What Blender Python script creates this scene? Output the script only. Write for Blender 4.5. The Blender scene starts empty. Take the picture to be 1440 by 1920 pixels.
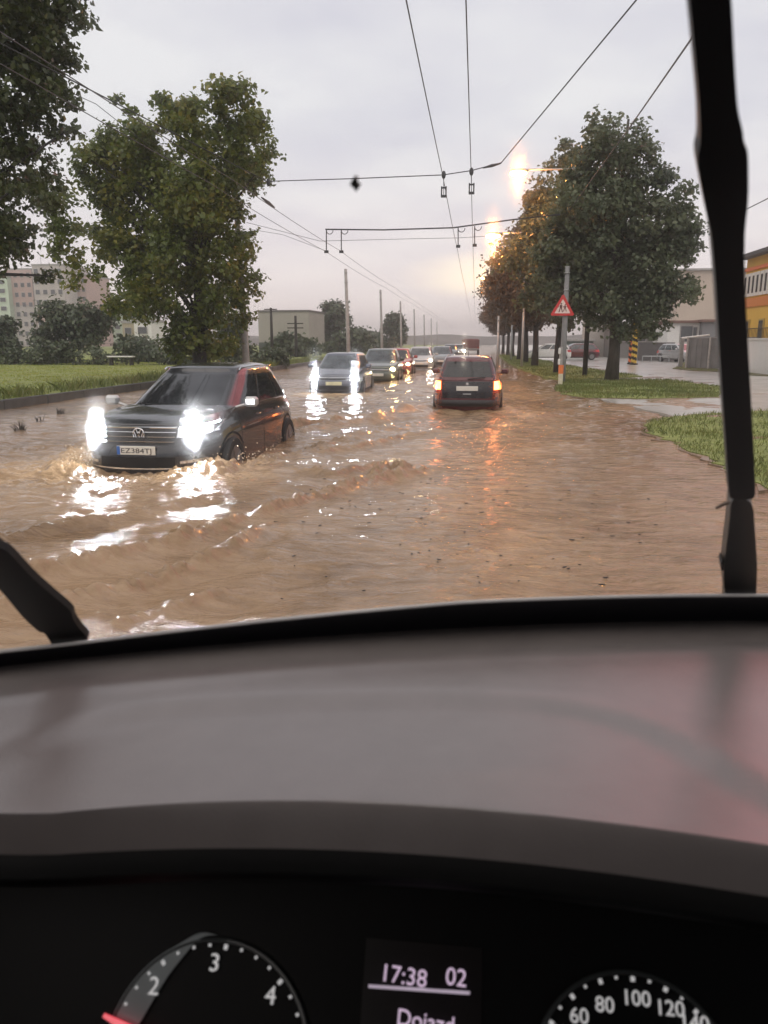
import bpy, math, random
import numpy as np
from mathutils import Vector, Matrix
from mathutils.geometry import tessellate_polygon

random.seed(7); RNG = np.random.default_rng(11)
S = bpy.context.scene
COL = S.collection
PI = math.pi
R = math.radians

# ------------------------------------------------------------------ camera model (used to survey positions from the photo)
H = 1.65                      # eye height above the flood water
FPX = 1440.0
PITCH = math.atan(320/1440)
YAW = math.atan(172/1440*math.cos(PITCH))
CAM = Vector((0, 0, H))
MROT = Matrix.Rotation(YAW, 3, 'Z') @ Matrix.Rotation(PI/2-PITCH, 3, 'X')

def ray(px, py):
    return (MROT @ Vector(((px-720)/FPX, -(py-960)/FPX, -1))).normalized()
def G(px, py, z=0.0):                      # point at height z seen at a photo pixel
    d = ray(px, py); t = (z-H)/d.z
    return CAM + d*t
def DY(px, py, y):                         # point at road distance y seen at a photo pixel
    d = ray(px, py); return CAM + d*(y/d.y)

# ------------------------------------------------------------------ mesh helpers
class MB:
    def __init__(s): s.v = []; s.f = []; s.mi = []
    def add(s, vs, fs, mi=0):
        o = len(s.v); s.v += [tuple(p) for p in vs]
        s.f += [tuple(i+o for i in f) for f in fs]; s.mi += [mi]*len(fs)
        return s
    def box(s, c, d, M=None, mi=0, bev=0.0):
        x, y, z = d[0]/2, d[1]/2, d[2]/2
        if bev <= 0:
            vs = [Vector((a*x, b*y, e*z)) for a in (-1, 1) for b in (-1, 1) for e in (-1, 1)]
            fs = [(0,1,3,2),(4,6,7,5),(0,4,5,1),(2,3,7,6),(0,2,6,4),(1,5,7,3)]
        else:
            b = min(bev, x*.9, y*.9, z*.9)
            vs = []; idx = {}
            for ax in range(3):
                for a in (-1, 1):
                    for e in (-1, 1):
                        for g in (-1, 1):
                            sg = (a, e, g); D = (x, y, z)
                            p = [sg[k]*(D[k] if k == ax else D[k]-b) for k in range(3)]
                            idx[(ax, sg)] = len(vs); vs.append(Vector(p))
            fs = []
            for ax in range(3):
                o1, o2 = [k for k in range(3) if k != ax]
                for q in (-1, 1):
                    loop = []
                    for (m, n) in ((-1,-1),(1,-1),(1,1),(-1,1)):
                        sg = [0,0,0]; sg[ax] = q; sg[o1] = m; sg[o2] = n
                        loop.append(idx[(ax, tuple(sg))])
                    fs.append(tuple(loop))
            for a1, a2 in ((0,1),(0,2),(1,2)):
                a3 = 3-a1-a2
                for m in (-1, 1):
                    for n in (-1, 1):
                        def sg3(w):
                            sg = [0,0,0]; sg[a1] = m; sg[a2] = n; sg[a3] = w; return tuple(sg)
                        fs.append((idx[(a1, sg3(-1))], idx[(a1, sg3(1))], idx[(a2, sg3(1))], idx[(a2, sg3(-1))]))
            for a in (-1, 1):
                for e in (-1, 1):
                    for g in (-1, 1):
                        fs.append(tuple(idx[(k, (a, e, g))] for k in range(3)))
        if M is not None: vs = [M @ p for p in vs]
        return s.add([Vector(c)+p for p in vs], fs, mi)
    def tube(s, pts, rad, n=8, mi=0, cap=True):
        pts = [Vector(p) for p in pts]
        if not hasattr(rad, '__len__'): rad = [rad]*len(pts)
        vs = []; fs = []
        up = None
        for i, p in enumerate(pts):
            t = (pts[min(i+1, len(pts)-1)]-pts[max(i-1, 0)])
            t = t.normalized() if t.length > 1e-9 else Vector((0,0,1))
            if up is None: up = Vector((0,0,1)) if abs(t.z) < .9 else Vector((1,0,0))
            a = t.cross(up).normalized(); b = a.cross(t).normalized(); up = b
            for k in range(n):
                th = 2*PI*k/n
                vs.append(p+(a*math.cos(th)+b*math.sin(th))*rad[i])
        for i in range(len(pts)-1):
            for k in range(n):
                fs.append((i*n+k, i*n+(k+1) % n, (i+1)*n+(k+1) % n, (i+1)*n+k))
        if cap:
            fs.append(tuple(range(n))[::-1]); m = (len(pts)-1)*n
            fs.append(tuple(range(m, m+n)))
        return s.add(vs, fs, mi)
    def grid(s, fn, nu, nv, mi=0):
        vs = [fn(i/nu, j/nv) for j in range(nv+1) for i in range(nu+1)]
        fs = [(j*(nu+1)+i, j*(nu+1)+i+1, (j+1)*(nu+1)+i+1, (j+1)*(nu+1)+i) for j in range(nv) for i in range(nu)]
        return s.add(vs, fs, mi)
    def prism(s, poly, off, mi=0):           # 3-D polygon swept by vector off
        n = len(poly); poly = [Vector(p) for p in poly]; off = Vector(off)
        tri = tessellate_polygon([poly])
        vs = poly+[p+off for p in poly]
        fs = [tuple(t) for t in tri]+[tuple(i+n for i in t[::-1]) for t in tri]
        fs += [(i, (i+1) % n, (i+1) % n+n, i+n) for i in range(n)]
        return s.add(vs, fs, mi)
    def sphere(s, c, r, nu=10, nv=6, mi=0):
        c = Vector(c)
        if not hasattr(r, '__len__'): r = (r, r, r)
        return s.grid(lambda u, v: c+Vector((r[0]*math.sin(PI*v)*math.cos(2*PI*u), r[1]*math.sin(PI*v)*math.sin(2*PI*u), r[2]*math.cos(PI*v))), nu, nv, mi)
    def cyl(s, c, axis, r, h, n=20, mi=0):
        a = Vector(axis).normalized(); c = Vector(c)
        return s.tube([c-a*h/2, c+a*h/2], r, n, mi)
    def build(s, name, mats, parent=None, smooth=False, origin=None):
        me = bpy.data.meshes.new(name)
        vs = s.v
        if origin is not None:
            o = Vector(origin); vs = [tuple(Vector(p)-o) for p in vs]
        me.from_pydata(vs, [], s.f)
        if not isinstance(mats, (list, tuple)): mats = [mats]
        for m in mats: me.materials.append(m)
        if len(mats) > 1: me.polygons.foreach_set('material_index', s.mi)
        if smooth: me.polygons.foreach_set('use_smooth', [True]*len(me.polygons))
        me.update()
        if smooth and smooth != 'all':
            try: me.set_sharp_from_angle(angle=R(42))
            except Exception: pass
        ob = bpy.data.objects.new(name, me); COL.objects.link(ob)
        if parent is not None: ob.parent = parent
        if origin is not None and parent is None: ob.location = origin
        return ob

def npmesh(name, V, F, mat, parent=None, smooth=False):
    me = bpy.data.meshes.new(name)
    V = np.asarray(V, np.float32); F = np.asarray(F, np.int32)
    me.vertices.add(len(V)); me.vertices.foreach_set('co', V.ravel())
    k = F.shape[1]
    me.loops.add(F.size); me.loops.foreach_set('vertex_index', F.ravel())
    me.polygons.add(len(F)); me.polygons.foreach_set('loop_start', np.arange(0, F.size, k, dtype=np.int32))
    me.materials.append(mat)
    if smooth: me.polygons.foreach_set('use_smooth', np.ones(len(F), bool))
    me.update(calc_edges=True); me.validate()
    ob = bpy.data.objects.new(name, me); COL.objects.link(ob)
    if parent is not None: ob.parent = parent
    return ob

def tag(o, label=None, cat=None, group=None, kind=None):
    if label: o['label'] = label
    if cat: o['category'] = cat
    if group: o['group'] = group
    if kind: o['kind'] = kind
    return o
def empty(name, loc=(0,0,0), rz=0, label=None, cat=None, group=None):
    o = bpy.data.objects.new(name, None); COL.objects.link(o)
    o.location = loc; o.rotation_euler = (0, 0, rz); o.empty_display_size = .2
    return tag(o, label, cat, group)
def copy_tree(o, parent=None):
    c = o.copy(); COL.objects.link(c)
    if parent is not None: c.parent = parent
    for ch in list(o.children): copy_tree(ch, c)
    return c

# ------------------------------------------------------------------ materials
def nt(name):
    m = bpy.data.materials.new(name); m.use_nodes = True
    t = m.node_tree; b = t.nodes['Principled BSDF']
    return m, t, b
def setc(s, c): s.default_value = (c[0], c[1], c[2], 1)
def mat(name, col, rough=.6, metal=0., var=.15, scale=8., bump=0., bscale=40., spec=.5, coat=0., stretch=(1,1,1)):
    m, t, b = nt(name)
    b.inputs['Roughness'].default_value = rough; b.inputs['Metallic'].default_value = metal
    b.inputs['Specular IOR Level'].default_value = spec; b.inputs['Coat Weight'].default_value = coat
    b.inputs['Coat Roughness'].default_value = .05
    tc = t.nodes.new('ShaderNodeTexCoord'); mp = t.nodes.new('ShaderNodeMapping')
    mp.inputs['Scale'].default_value = stretch
    t.links.new(tc.outputs['Object'], mp.inputs['Vector'])
    n = t.nodes.new('ShaderNodeTexNoise'); n.inputs['Scale'].default_value = scale; n.inputs['Detail'].default_value = 5
    t.links.new(mp.outputs[0], n.inputs['Vector'])
    r = t.nodes.new('ShaderNodeValToRGB')
    r.color_ramp.elements[0].position = .3; r.color_ramp.elements[1].position = .7
    r.color_ramp.elements[0].color = [c*(1-var) for c in col]+[1]
    r.color_ramp.elements[1].color = [min(1, c*(1+var)) for c in col]+[1]
    t.links.new(n.outputs['Fac'], r.inputs['Fac']); t.links.new(r.outputs['Color'], b.inputs['Base Color'])
    if bump > 0:
        n2 = t.nodes.new('ShaderNodeTexNoise'); n2.inputs['Scale'].default_value = bscale; n2.inputs['Detail'].default_value = 4
        t.links.new(mp.outputs[0], n2.inputs['Vector'])
        bp = t.nodes.new('ShaderNodeBump'); bp.inputs['Strength'].default_value = bump; bp.inputs['Distance'].default_value = .02
        t.links.new(n2.outputs['Fac'], bp.inputs['Height']); t.links.new(bp.outputs['Normal'], b.inputs['Normal'])
    return m
def emat(name, col, strength):
    m, t, b = nt(name)
    setc(b.inputs['Base Color'], (.6, .6, .6)); b.inputs['Roughness'].default_value = .3
    setc(b.inputs['Emission Color'], col); b.inputs['Emission Strength'].default_value = strength
    return m
def leafmat(name, c1, c2, c3, trans=.25):
    m, t, b = nt(name)
    g = t.nodes.new('ShaderNodeNewGeometry')
    r = t.nodes.new('ShaderNodeValToRGB'); e = r.color_ramp.elements
    e[0].position = 0; e[0].color = (*c1, 1); e[1].position = 1; e[1].color = (*c3, 1)
    k = e.new(.55); k.color = (*c2, 1)
    tc = t.nodes.new('ShaderNodeTexCoord'); n = t.nodes.new('ShaderNodeTexNoise'); n.inputs['Scale'].default_value = .55
    t.links.new(tc.outputs['Object'], n.inputs['Vector'])
    mx = t.nodes.new('ShaderNodeMath'); mx.operation = 'MULTIPLY_ADD'; mx.inputs[1].default_value = .5
    ml = t.nodes.new('ShaderNodeMath'); ml.operation = 'MULTIPLY_ADD'; ml.inputs[1].default_value = 1.6; ml.inputs[2].default_value = -.55
    t.links.new(n.outputs['Fac'], ml.inputs[0]); t.links.new(g.outputs['Random Per Island'], mx.inputs[0]); t.links.new(ml.outputs[0], mx.inputs[2])
    t.links.new(mx.outputs[0], r.inputs['Fac']); t.links.new(r.outputs['Color'], b.inputs['Base Color'])
    b.inputs['Roughness'].default_value = .33
    tr = t.nodes.new('ShaderNodeBsdfTranslucent'); mix = t.nodes.new('ShaderNodeMixShader'); mix.inputs[0].default_value = trans
    t.links.new(r.outputs['Color'], tr.inputs['Color'])
    t.links.new(b.outputs[0], mix.inputs[1]); t.links.new(tr.outputs[0], mix.inputs[2])
    t.links.new(mix.outputs[0], t.nodes['Material Output'].inputs['Surface'])
    return m

M = {}
M['concrete'] = mat('pole concrete', (.33,.32,.31), .8, var=.2, scale=6, bump=.3)
M['bark'] = mat('bark', (.045,.038,.03), .9, var=.4, scale=12, bump=.8, stretch=(1,1,.25))
M['barkdark'] = mat('wet bark', (.025,.022,.02), .85, var=.4, scale=12, bump=.8, stretch=(1,1,.25))
M['wire'] = mat('wire', (.05,.05,.055), .6)
M['wiredark'] = mat('dark cable', (.02,.02,.022), .6)
M['steel'] = mat('galvanised steel', (.35,.36,.37), .45, .6, var=.15)
M['blk'] = mat('black rubber', (.008,.008,.009), .55, spec=.3)
M['blkgloss'] = mat('black gloss', (.006,.006,.007), .15, spec=.4)
M['tyre'] = mat('tyre', (.012,.012,.012), .8)
M['rim'] = mat('alloy rim', (.25,.25,.26), .35, .8)
M['chrome'] = mat('chrome trim', (.75,.76,.78), .12, 1., var=.05)
M['winglass'] = mat('tinted car glass', (.016,.018,.021), .05, spec=.6, var=.5, scale=3, bump=.10, bscale=3.)
M['winglass2'] = mat('grey car glass', (.05,.06,.065), .05, spec=.8, var=.5, scale=3)
M['platewhite'] = mat('plate white', (.72,.70,.64), .45, var=.04)
M['plateblue'] = mat('plate blue', (.02,.12,.45), .45)
M['ink'] = mat('plate ink', (.03,.03,.03), .5)
M['pavement'] = mat('wet pavement', (.42,.415,.39), .22, var=.18, scale=.8, bump=.12, bscale=6)
M['grassbase'] = mat('grass soil', (.19,.225,.06), .9, var=.35, scale=3.5, bump=.8, bscale=30)
M['grassdry'] = mat('worn grass', (.10,.095,.04), .9, var=.35, scale=2.0, bump=.8, bscale=30)
M['kerbstone'] = mat('wet kerb stone', (.05,.05,.05), .45, var=.4, scale=3, bump=.4)
M['white_paint'] = mat('white paint', (.75,.74,.72), .6, var=.06)
M['red_paint'] = mat('sign red', (.55,.03,.03), .4, var=.08)
M['orange_paint'] = mat('orange band', (.75,.19,.05), .5, var=.1)
M['yellow_paint'] = mat('hazard yellow', (.65,.42,.05), .55, var=.1)
M['leafA'] = leafmat('lime leaves', (.055,.085,.018), (.14,.18,.036), (.29,.26,.045), .42)
M['leafB'] = leafmat('dark maple leaves', (.075,.1,.058), (.13,.16,.088), (.18,.2,.11), .42)
M['leafC'] = leafmat('near leaves', (.036,.055,.02), (.075,.10,.03), (.12,.14,.04), .38)
M['leafD'] = leafmat('far shrub leaves', (.05,.075,.04), (.085,.115,.06), (.12,.145,.075), .25)
M['leafGlow'] = leafmat('leaves tinted by lamp glare', (.06,.05,.032), (.13,.092,.055), (.21,.13,.065), .4)  # orange lamp glare put into the leaf colour of the right row
M['blade'] = leafmat('grass blades', (.09,.125,.028), (.17,.21,.05), (.26,.24,.085), .4)
M['bladeL'] = leafmat('lawn blades', (.24,.29,.06), (.34,.39,.085), (.40,.38,.11), .4)

# ------------------------------------------------------------------ world, sun
W = bpy.data.worlds.new('World'); S.world = W; W.use_nodes = True
t = W.node_tree; bg = t.nodes['Background']
SUN_EL, SUN_AZ = R(62), R(195)
sky = t.nodes.new('ShaderNodeTexSky'); sky.sky_type = 'NISHITA'; sky.sun_disc = False
sky.sun_elevation = SUN_EL; sky.sun_rotation = SUN_AZ
def N(tp, **k):
    n = t.nodes.new(tp)
    for a, b in k.items(): setattr(n, a, b)
    return n
def math_(op, a=None, b=None, c=None, clamp=False):
    n = N('ShaderNodeMath', operation=op, use_clamp=clamp)
    for i, q in enumerate((a, b, c)):
        if q is None: continue
        if isinstance(q, (int, float)): n.inputs[i].default_value = q
        else: t.links.new(q, n.inputs[i])
    return n.outputs[0]
tc = N('ShaderNodeTexCoord'); sep = N('ShaderNodeSeparateXYZ'); t.links.new(tc.outputs['Generated'], sep.inputs[0])
# flatten direction to a cloud layer so that clouds stretch towards the horizon
zc = math_('ADD', math_('MAXIMUM', sep.outputs['Z'], 0.0), .12)
cx = math_('DIVIDE', sep.outputs['X'], zc); cy = math_('DIVIDE', sep.outputs['Y'], zc)
cmb = N('ShaderNodeCombineXYZ'); t.links.new(cx, cmb.inputs[0]); t.links.new(cy, cmb.inputs[1])
n1 = N('ShaderNodeTexNoise'); n1.inputs['Scale'].default_value = 1.15; n1.inputs['Detail'].default_value = 5; n1.inputs['Roughness'].default_value = .5
t.links.new(cmb.outputs[0], n1.inputs['Vector'])
cr = N('ShaderNodeValToRGB'); e = cr.color_ramp.elements
e[0].position = .36; e[0].color = (.63,.62,.685,1); e[1].position = .60; e[1].color = (.775,.765,.78,1)
t.links.new(n1.outputs['Fac'], cr.inputs['Fac'])
# warm clearing low over the road ahead
hz = N('ShaderNodeMapRange'); hz.inputs['From Min'].default_value = .0; hz.inputs['From Max'].default_value = .26
hz.inputs['To Min'].default_value = 1; hz.inputs['To Max'].default_value = 0; t.links.new(sep.outputs['Z'], hz.inputs['Value'])
hz2 = math_('POWER', hz.outputs[0], 1.6)
fy = N('ShaderNodeMapRange'); fy.inputs['From Min'].default_value = -.2; fy.inputs['From Max'].default_value = 1.; t.links.new(sep.outputs['Y'], fy.inputs['Value'])
wm = math_('MULTIPLY', hz2, fy.outputs[0], clamp=True)
mx1 = N('ShaderNodeMix', data_type='RGBA'); t.links.new(wm, mx1.inputs['Factor']); t.links.new(cr.outputs[0], mx1.inputs['A'])
mx1.inputs['B'].default_value = (1.04,.88,.83,1)
gd = Vector((math.sin(R(1.5))*math.cos(R(4.6)), math.cos(R(1.5))*math.cos(R(4.6)), math.sin(R(4.6))))
mapd = N('ShaderNodeVectorMath', operation='SUBTRACT'); t.links.new(tc.outputs['Generated'], mapd.inputs[0]); mapd.inputs[1].default_value = gd
scl = N('ShaderNodeVectorMath', operation='MULTIPLY'); t.links.new(mapd.outputs[0], scl.inputs[0]); scl.inputs[1].default_value = (10, 3, 40)
ln = N('ShaderNodeVectorMath', operation='LENGTH'); t.links.new(scl.outputs[0], ln.inputs[0])
gl = N('ShaderNodeMapRange'); gl.inputs['From Min'].default_value = 0; gl.inputs['From Max'].default_value = 1.3; gl.inputs['To Min'].default_value = 1; gl.inputs['To Max'].default_value = 0
t.links.new(ln.outputs['Value'], gl.inputs['Value'])
gl2 = math_('MULTIPLY', math_('POWER', gl.outputs[0], 1.2), math_('MULTIPLY_ADD', n1.outputs['Fac'], 1.4, .1), clamp=True)
mx2 = N('ShaderNodeMix', data_type='RGBA'); t.links.new(gl2, mx2.inputs['Factor']); t.links.new(mx1.outputs['Result'], mx2.inputs['A'])
mx2.inputs['B'].default_value = (1.9,1.55,1.0,1)
# pink patch added to the unseen sky, high right, to redden the dashboard's reflection
pd = Vector((math.sin(R(29))*math.cos(R(32)), math.cos(R(29))*math.cos(R(32)), math.sin(R(32))))
dt = N('ShaderNodeVectorMath', operation='DOT_PRODUCT'); t.links.new(tc.outputs['Generated'], dt.inputs[0]); dt.inputs[1].default_value = pd
pk = N('ShaderNodeMapRange', interpolation_type='SMOOTHSTEP'); pk.inputs['From Min'].default_value = math.cos(R(19)); pk.inputs['From Max'].default_value = math.cos(R(6)); t.links.new(dt.outputs['Value'], pk.inputs['Value'])
pk2 = N('ShaderNodeMapRange', interpolation_type='SMOOTHSTEP'); pk2.inputs['From Min'].default_value = math.sin(R(22.5)); pk2.inputs['From Max'].default_value = math.sin(R(27)); t.links.new(sep.outputs['Z'], pk2.inputs['Value'])
mx3 = N('ShaderNodeMix', data_type='RGBA'); t.links.new(math_('MULTIPLY', pk.outputs[0], pk2.outputs[0]), mx3.inputs['Factor']); t.links.new(mx2.outputs['Result'], mx3.inputs['A'])
mx3.inputs['B'].default_value = (2.15,.70,.74,1); mx2 = mx3
bg.inputs['Strength'].default_value = .08
t.links.new(sky.outputs[0], bg.inputs['Color'])
bg2 = N('ShaderNodeBackground'); t.links.new(mx2.outputs['Result'], bg2.inputs['Color']); bg2.inputs['Strength'].default_value = 1.2
ms = N('ShaderNodeMixShader'); ms.inputs[0].default_value = .94
t.links.new(bg.outputs[0], ms.inputs[1]); t.links.new(bg2.outputs[0], ms.inputs[2])
t.links.new(ms.outputs[0], t.nodes['World Output'].inputs['Surface'])

sl = bpy.data.lights.new('sun', 'SUN'); sl.energy = 1.4; sl.angle = R(100); sl.color = (1, .82, .66)
so = bpy.data.objects.new('sun', sl); COL.objects.link(so)
sd = Vector((math.sin(SUN_AZ)*math.cos(SUN_EL), math.cos(SUN_AZ)*math.cos(SUN_EL), math.sin(SUN_EL)))
so.rotation_euler = sd.to_track_quat('Z', 'Y').to_euler()

# ------------------------------------------------------------------ camera
cd = bpy.data.cameras.new('camera'); co = bpy.data.objects.new('camera', cd); COL.objects.link(co)
co.location = CAM; co.rotation_euler = (PI/2-PITCH, 0, YAW)
cd.sensor_fit = 'VERTICAL'; cd.sensor_height = 36; cd.sensor_width = 27; cd.lens = 27
cd.clip_start = .02; cd.clip_end = 6000
cd.dof.use_dof = True; cd.dof.focus_distance = 13; cd.dof.aperture_fstop = 11
S.camera = co

# ------------------------------------------------------------------ flood water
def smooth01(a): a = np.clip(a, 0, 1); return a*a*(3-2*a)
def seg_dist(X, Y, pts):
    """distance to a polyline, along-line parameter and signed side"""
    best = np.full(X.shape, 1e9); par = np.zeros(X.shape); side = np.zeros(X.shape)
    for i in range(len(pts)-1):
        ax, ay = pts[i]; bx, by = pts[i+1]
        dx, dy = bx-ax, by-ay; L2 = dx*dx+dy*dy
        u = np.clip(((X-ax)*dx+(Y-ay)*dy)/L2, 0, 1)
        ex, ey = X-(ax+u*dx), Y-(ay+u*dy); d = np.hypot(ex, ey)
        k = d < best
        best = np.where(k, d, best); par = np.where(k, (i+u)/(len(pts)-1), par)
        side = np.where(k, np.sign(dx*ey-dy*ex), side)
    return best, par, side

SUV_X, SUV_Y = -4.30, 9.35            # front centre of the SUV
WAG_X, WAG_Y = -.14, 18.9             # rear centre of the wagon
def water_height(X, Y):
    Z = np.zeros_like(X)
    r = np.random.default_rng(3)
    dist = np.hypot(X, Y)
    for k in range(46):
        lam = .22*(1.075**k); th = r.normal(PI/2+.35, .75); ph = r.uniform(0, 2*PI)
        kx, ky = math.cos(th)*2*PI/lam, math.sin(th)*2*PI/lam
        amp = .0042*lam**.62
        wob = .5*np.sin(X*.9/lam**.5+ph*2)+.5*np.sin(Y*.7/lam**.5+ph*3)
        Z += amp*np.sin(kx*X+ky*Y+ph+wob*1.3)*smooth01(lam/(dist*.008)-.6)
    # trains of waves pushed by the cars, crests drawn where the photo shows them
    chop = np.sin(X*5.1+2*np.sin(Y*3.3))*.5+np.sin(Y*6.3+X*2.2+1.7*np.sin(X*2.7))*.5
    fine = np.sin(X*21+2*np.sin(Y*13))*np.sin(Y*17+X*9+2.1*np.sin(X*11))+.6*np.sin(X*37+Y*29+3*np.sin(Y*23))
    def crest(px, h, w, seed):
        nonlocal Z
        pts = [tuple(G(a, b).xy) for a, b in px]
        d, u, s = seg_dist(X, Y, pts)
        dd = d*np.where(s > 0, 1.0, 1.7)                          # steeper on the near face
        env = smooth01(u*6)*smooth01((1-u)*6)
        Z += h*env*np.exp(-(dd/w)**2)*(1+.55*chop*np.sin(X*2.3+seed)+.4*fine)
        Z -= .35*h*env*np.exp(-((d-2*w)/w)**2)
    crest([(-120,1110),(40,1085),(200,1050),(360,1010),(500,965)], .065, .13, 1)
    crest([(-100,1165),(100,1125),(230,1095),(420,1040),(520,985)], .06, .11, 2)
    crest([(-60,1010),(100,990),(300,955),(430,925)], .035, .14, 3)
    crest([(440,990),(560,945),(640,920),(740,890),(860,872)], .085, .13, 4)
    crest([(690,900),(730,880),(770,886)], .12, .13, 5)
    crest([(560,850),(680,835),(760,818),(870,812)], .050, .16, 6)
    crest([(540,880),(620,890),(680,878),(730,868)], .045, .12, 61)
    crest([(600,800),(700,785),(790,765)], .060, .2, 7)
    crest([(480,800),(560,808),(640,792)], .05, .2, 71)
    crest([(505,782),(545,796),(600,792),(650,784)], .10, .085, 72)
    crest([(900,930),(1000,960),(1180,985)], .022, .13, 8)
    crest([(860,1010),(960,1045),(1100,1075)], .018, .1, 9)
    crest([(780,1060),(900,1085),(1000,1100)], .016, .09, 10)
    crest([(940,800),(1040,782),(1080,766)], .04, .2, 11)
    crest([(180,1180),(330,1120),(450,1085)], .03, .08, 12)
    crest([(0,855),(80,842),(150,846)], .03, .12, 13)
    # bow wave and wake of the SUV
    for sx in (-1, 1):
        pts = [(SUV_X+sx*.1, SUV_Y-.35), (SUV_X+sx*.95, SUV_Y+.05), (SUV_X+sx*1.5, SUV_Y+1.4), (SUV_X+sx*2.3, SUV_Y+4.2), (SUV_X+sx*3.2, SUV_Y+7)]
        d, u, s = seg_dist(X, Y, pts)
        Z += .10*smooth01(u*3.2)*(1-.7*u)*np.exp(-(d/.24)**2)*(1+.7*chop+.5*fine)
    k = np.exp(-(((X-SUV_X)/1.5)**2+((Y-SUV_Y+.2)/.9)**2)); Z += .022*k*fine
    # wake behind the wagon
    for sx in (-1, 1):
        pts = [(WAG_X+sx*.9, WAG_Y+2.5), (WAG_X+sx*1.15, WAG_Y+.5), (WAG_X+sx*1.7, WAG_Y-1.3), (WAG_X+sx*2.6, WAG_Y-3.2)]
        d, u, s = seg_dist(X, Y, pts)
        Z += .09*(1-.8*u)*np.exp(-(d/.3)**2)*(1+.5*chop)
    k = np.exp(-(((X-WAG_X)/1.2)**2+((Y-WAG_Y+.8)/1.1)**2)); Z += .06*k*chop
    # calm, shallow margins
    side = smooth01((X+11.6)/4)*.7+.3
    k2 = smooth01((5.2+.10*Y-X)/3)*.75+.25
    k3 = 1-.60*smooth01((X+1.8)/2.2)*smooth01((16-Y)/4)
    return Z*side*k2*k3*smooth01((75-Y)/50)

ys = [-12+.5*i for i in range(29)]
y = 2.5
while y < 340: y += max(.012, .0042*abs(y)) if y < 34 else .02*y; ys.append(y)
ys = np.array(ys); ss = np.concatenate([np.linspace(-3.0, -.86, 30), np.linspace(-.85, .42, 430), np.linspace(.44, 1.6, 24)])
XX = np.clip(ss[None, :]*(np.clip(ys, 0, 60)[:, None]*1.0+2.5), -11.9, 13.0+0*ys[:, None]); YY = np.repeat(ys[:, None], len(ss), 1)
ZZ = water_height(XX, YY)
nr, nc = XX.shape
I = np.arange(nr*nc).reshape(nr, nc)
F = np.stack([I[:-1, :-1], I[:-1, 1:], I[1:, 1:], I[1:, :-1]], -1).reshape(-1, 4)
# drop degenerate quads where the sheet is clipped at its sides
Xf = XX.ravel(); ok = (np.abs(Xf[F[:, 0]]-Xf[F[:, 1]]) > 1e-6) | (np.abs(Xf[F[:, 2]]-Xf[F[:, 3]]) > 1e-6)
F = F[ok]
m, t2, b = nt('muddy water')
b.inputs['Roughness'].default_value = .05; b.inputs['IOR'].default_value = 1.36; b.inputs['Specular IOR Level'].default_value = .55
tc2 = t2.nodes.new('ShaderNodeTexCoord')
def noise(sc, stretch=(1,1,1), det=5, rot=0, rough=.5):
    mp = t2.nodes.new('ShaderNodeMapping'); mp.inputs['Scale'].default_value = stretch; mp.inputs['Rotation'].default_value = (0, 0, rot)
    t2.links.new(tc2.outputs['Object'], mp.inputs['Vector'])
    n = t2.nodes.new('ShaderNodeTexNoise'); n.inputs['Scale'].default_value = sc; n.inputs['Detail'].default_value = det; n.inputs['Roughness'].default_value = rough
    n.inputs['Distortion'].default_value = .6
    t2.links.new(mp.outputs[0], n.inputs['Vector']); return n.outputs['Fac']
silt_a = noise(.55, (1, .6, 1), 7, .35, .62); silt_b = noise(4.5, (.45, 1.5, 1), 6, .3, .65)
sm = t2.nodes.new('ShaderNodeMath'); sm.operation = 'MULTIPLY_ADD'; sm.inputs[1].default_value = .45
sm2 = t2.nodes.new('ShaderNodeMath'); sm2.operation = 'MULTIPLY'; sm2.inputs[1].default_value = .55
t2.links.new(silt_a, sm2.inputs[0]); t2.links.new(silt_b, sm.inputs[0]); t2.links.new(sm2.outputs[0], sm.inputs[2]); silt = sm.outputs[0]
cr = t2.nodes.new('ShaderNodeValToRGB'); e = cr.color_ramp.elements
e[0].position = .36; e[0].color = (.14,.086,.043,1); e[1].position = .66; e[1].color = (.36,.255,.158,1)
k = e.new(.51); k.color = (.265,.174,.097,1)
t2.links.new(silt, cr.inputs['Fac']); t2.links.new(cr.outputs[0], b.inputs['Base Color'])
def bump(h, s, d, prev=None):
    q = t2.nodes.new('ShaderNodeBump'); q.inputs['Strength'].default_value = s; q.inputs['Distance'].default_value = d
    t2.links.new(h, q.inputs['Height'])
    if prev is not None: t2.links.new(prev, q.inputs['Normal'])
    return q.outputs['Normal']
b1 = bump(noise(3.2, (1, 1.9, 1), 5, .35), .55, .10)
b2 = bump(noise(12, (1, 2.0, 1), 5, .2), .6, .026, b1)
b3 = bump(noise(38, (1, 1.8, 1), 3, .1), .38, .008, b2)
t2.links.new(b3, b.inputs['Normal'])
M['water'] = m
water = npmesh('flood_water', np.stack([XX, YY, ZZ], -1).reshape(-1, 3), F, m, smooth=True)
tag(water, kind='structure')

# ------------------------------------------------------------------ land
g = MB(); g.add([(-740,-60,-.45),(740,-60,-.45),(740,1390,-.45),(-740,1390,-.45)], [(0,1,2,3)])
tag(g.build('ground', M['grassdry']), kind='structure')

def densify(poly, step, jit):
    out = []
    for i, p in enumerate(poly):
        q = poly[(i+1) % len(poly)]; p = Vector(p[:2]); q = Vector(q[:2]); L = (q-p).length
        n = max(1, min(80, int(L/step)))
        for k in range(n):
            w = p.lerp(q, k/n); out.append(w+Vector((random.uniform(-jit, jit), random.uniform(-jit, jit))))
    return out
def land(name, poly, z, m, step=.35, jit=.07, depth=.4):
    pts = densify(poly, step, jit)
    mb = MB(); mb.prism([(p.x, p.y, z-depth) for p in pts], (0, 0, depth))
    o = mb.build(name, m); tag(o, kind='structure'); return pts
def GP(l): return [G(a, b).xy for a, b in l]

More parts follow.
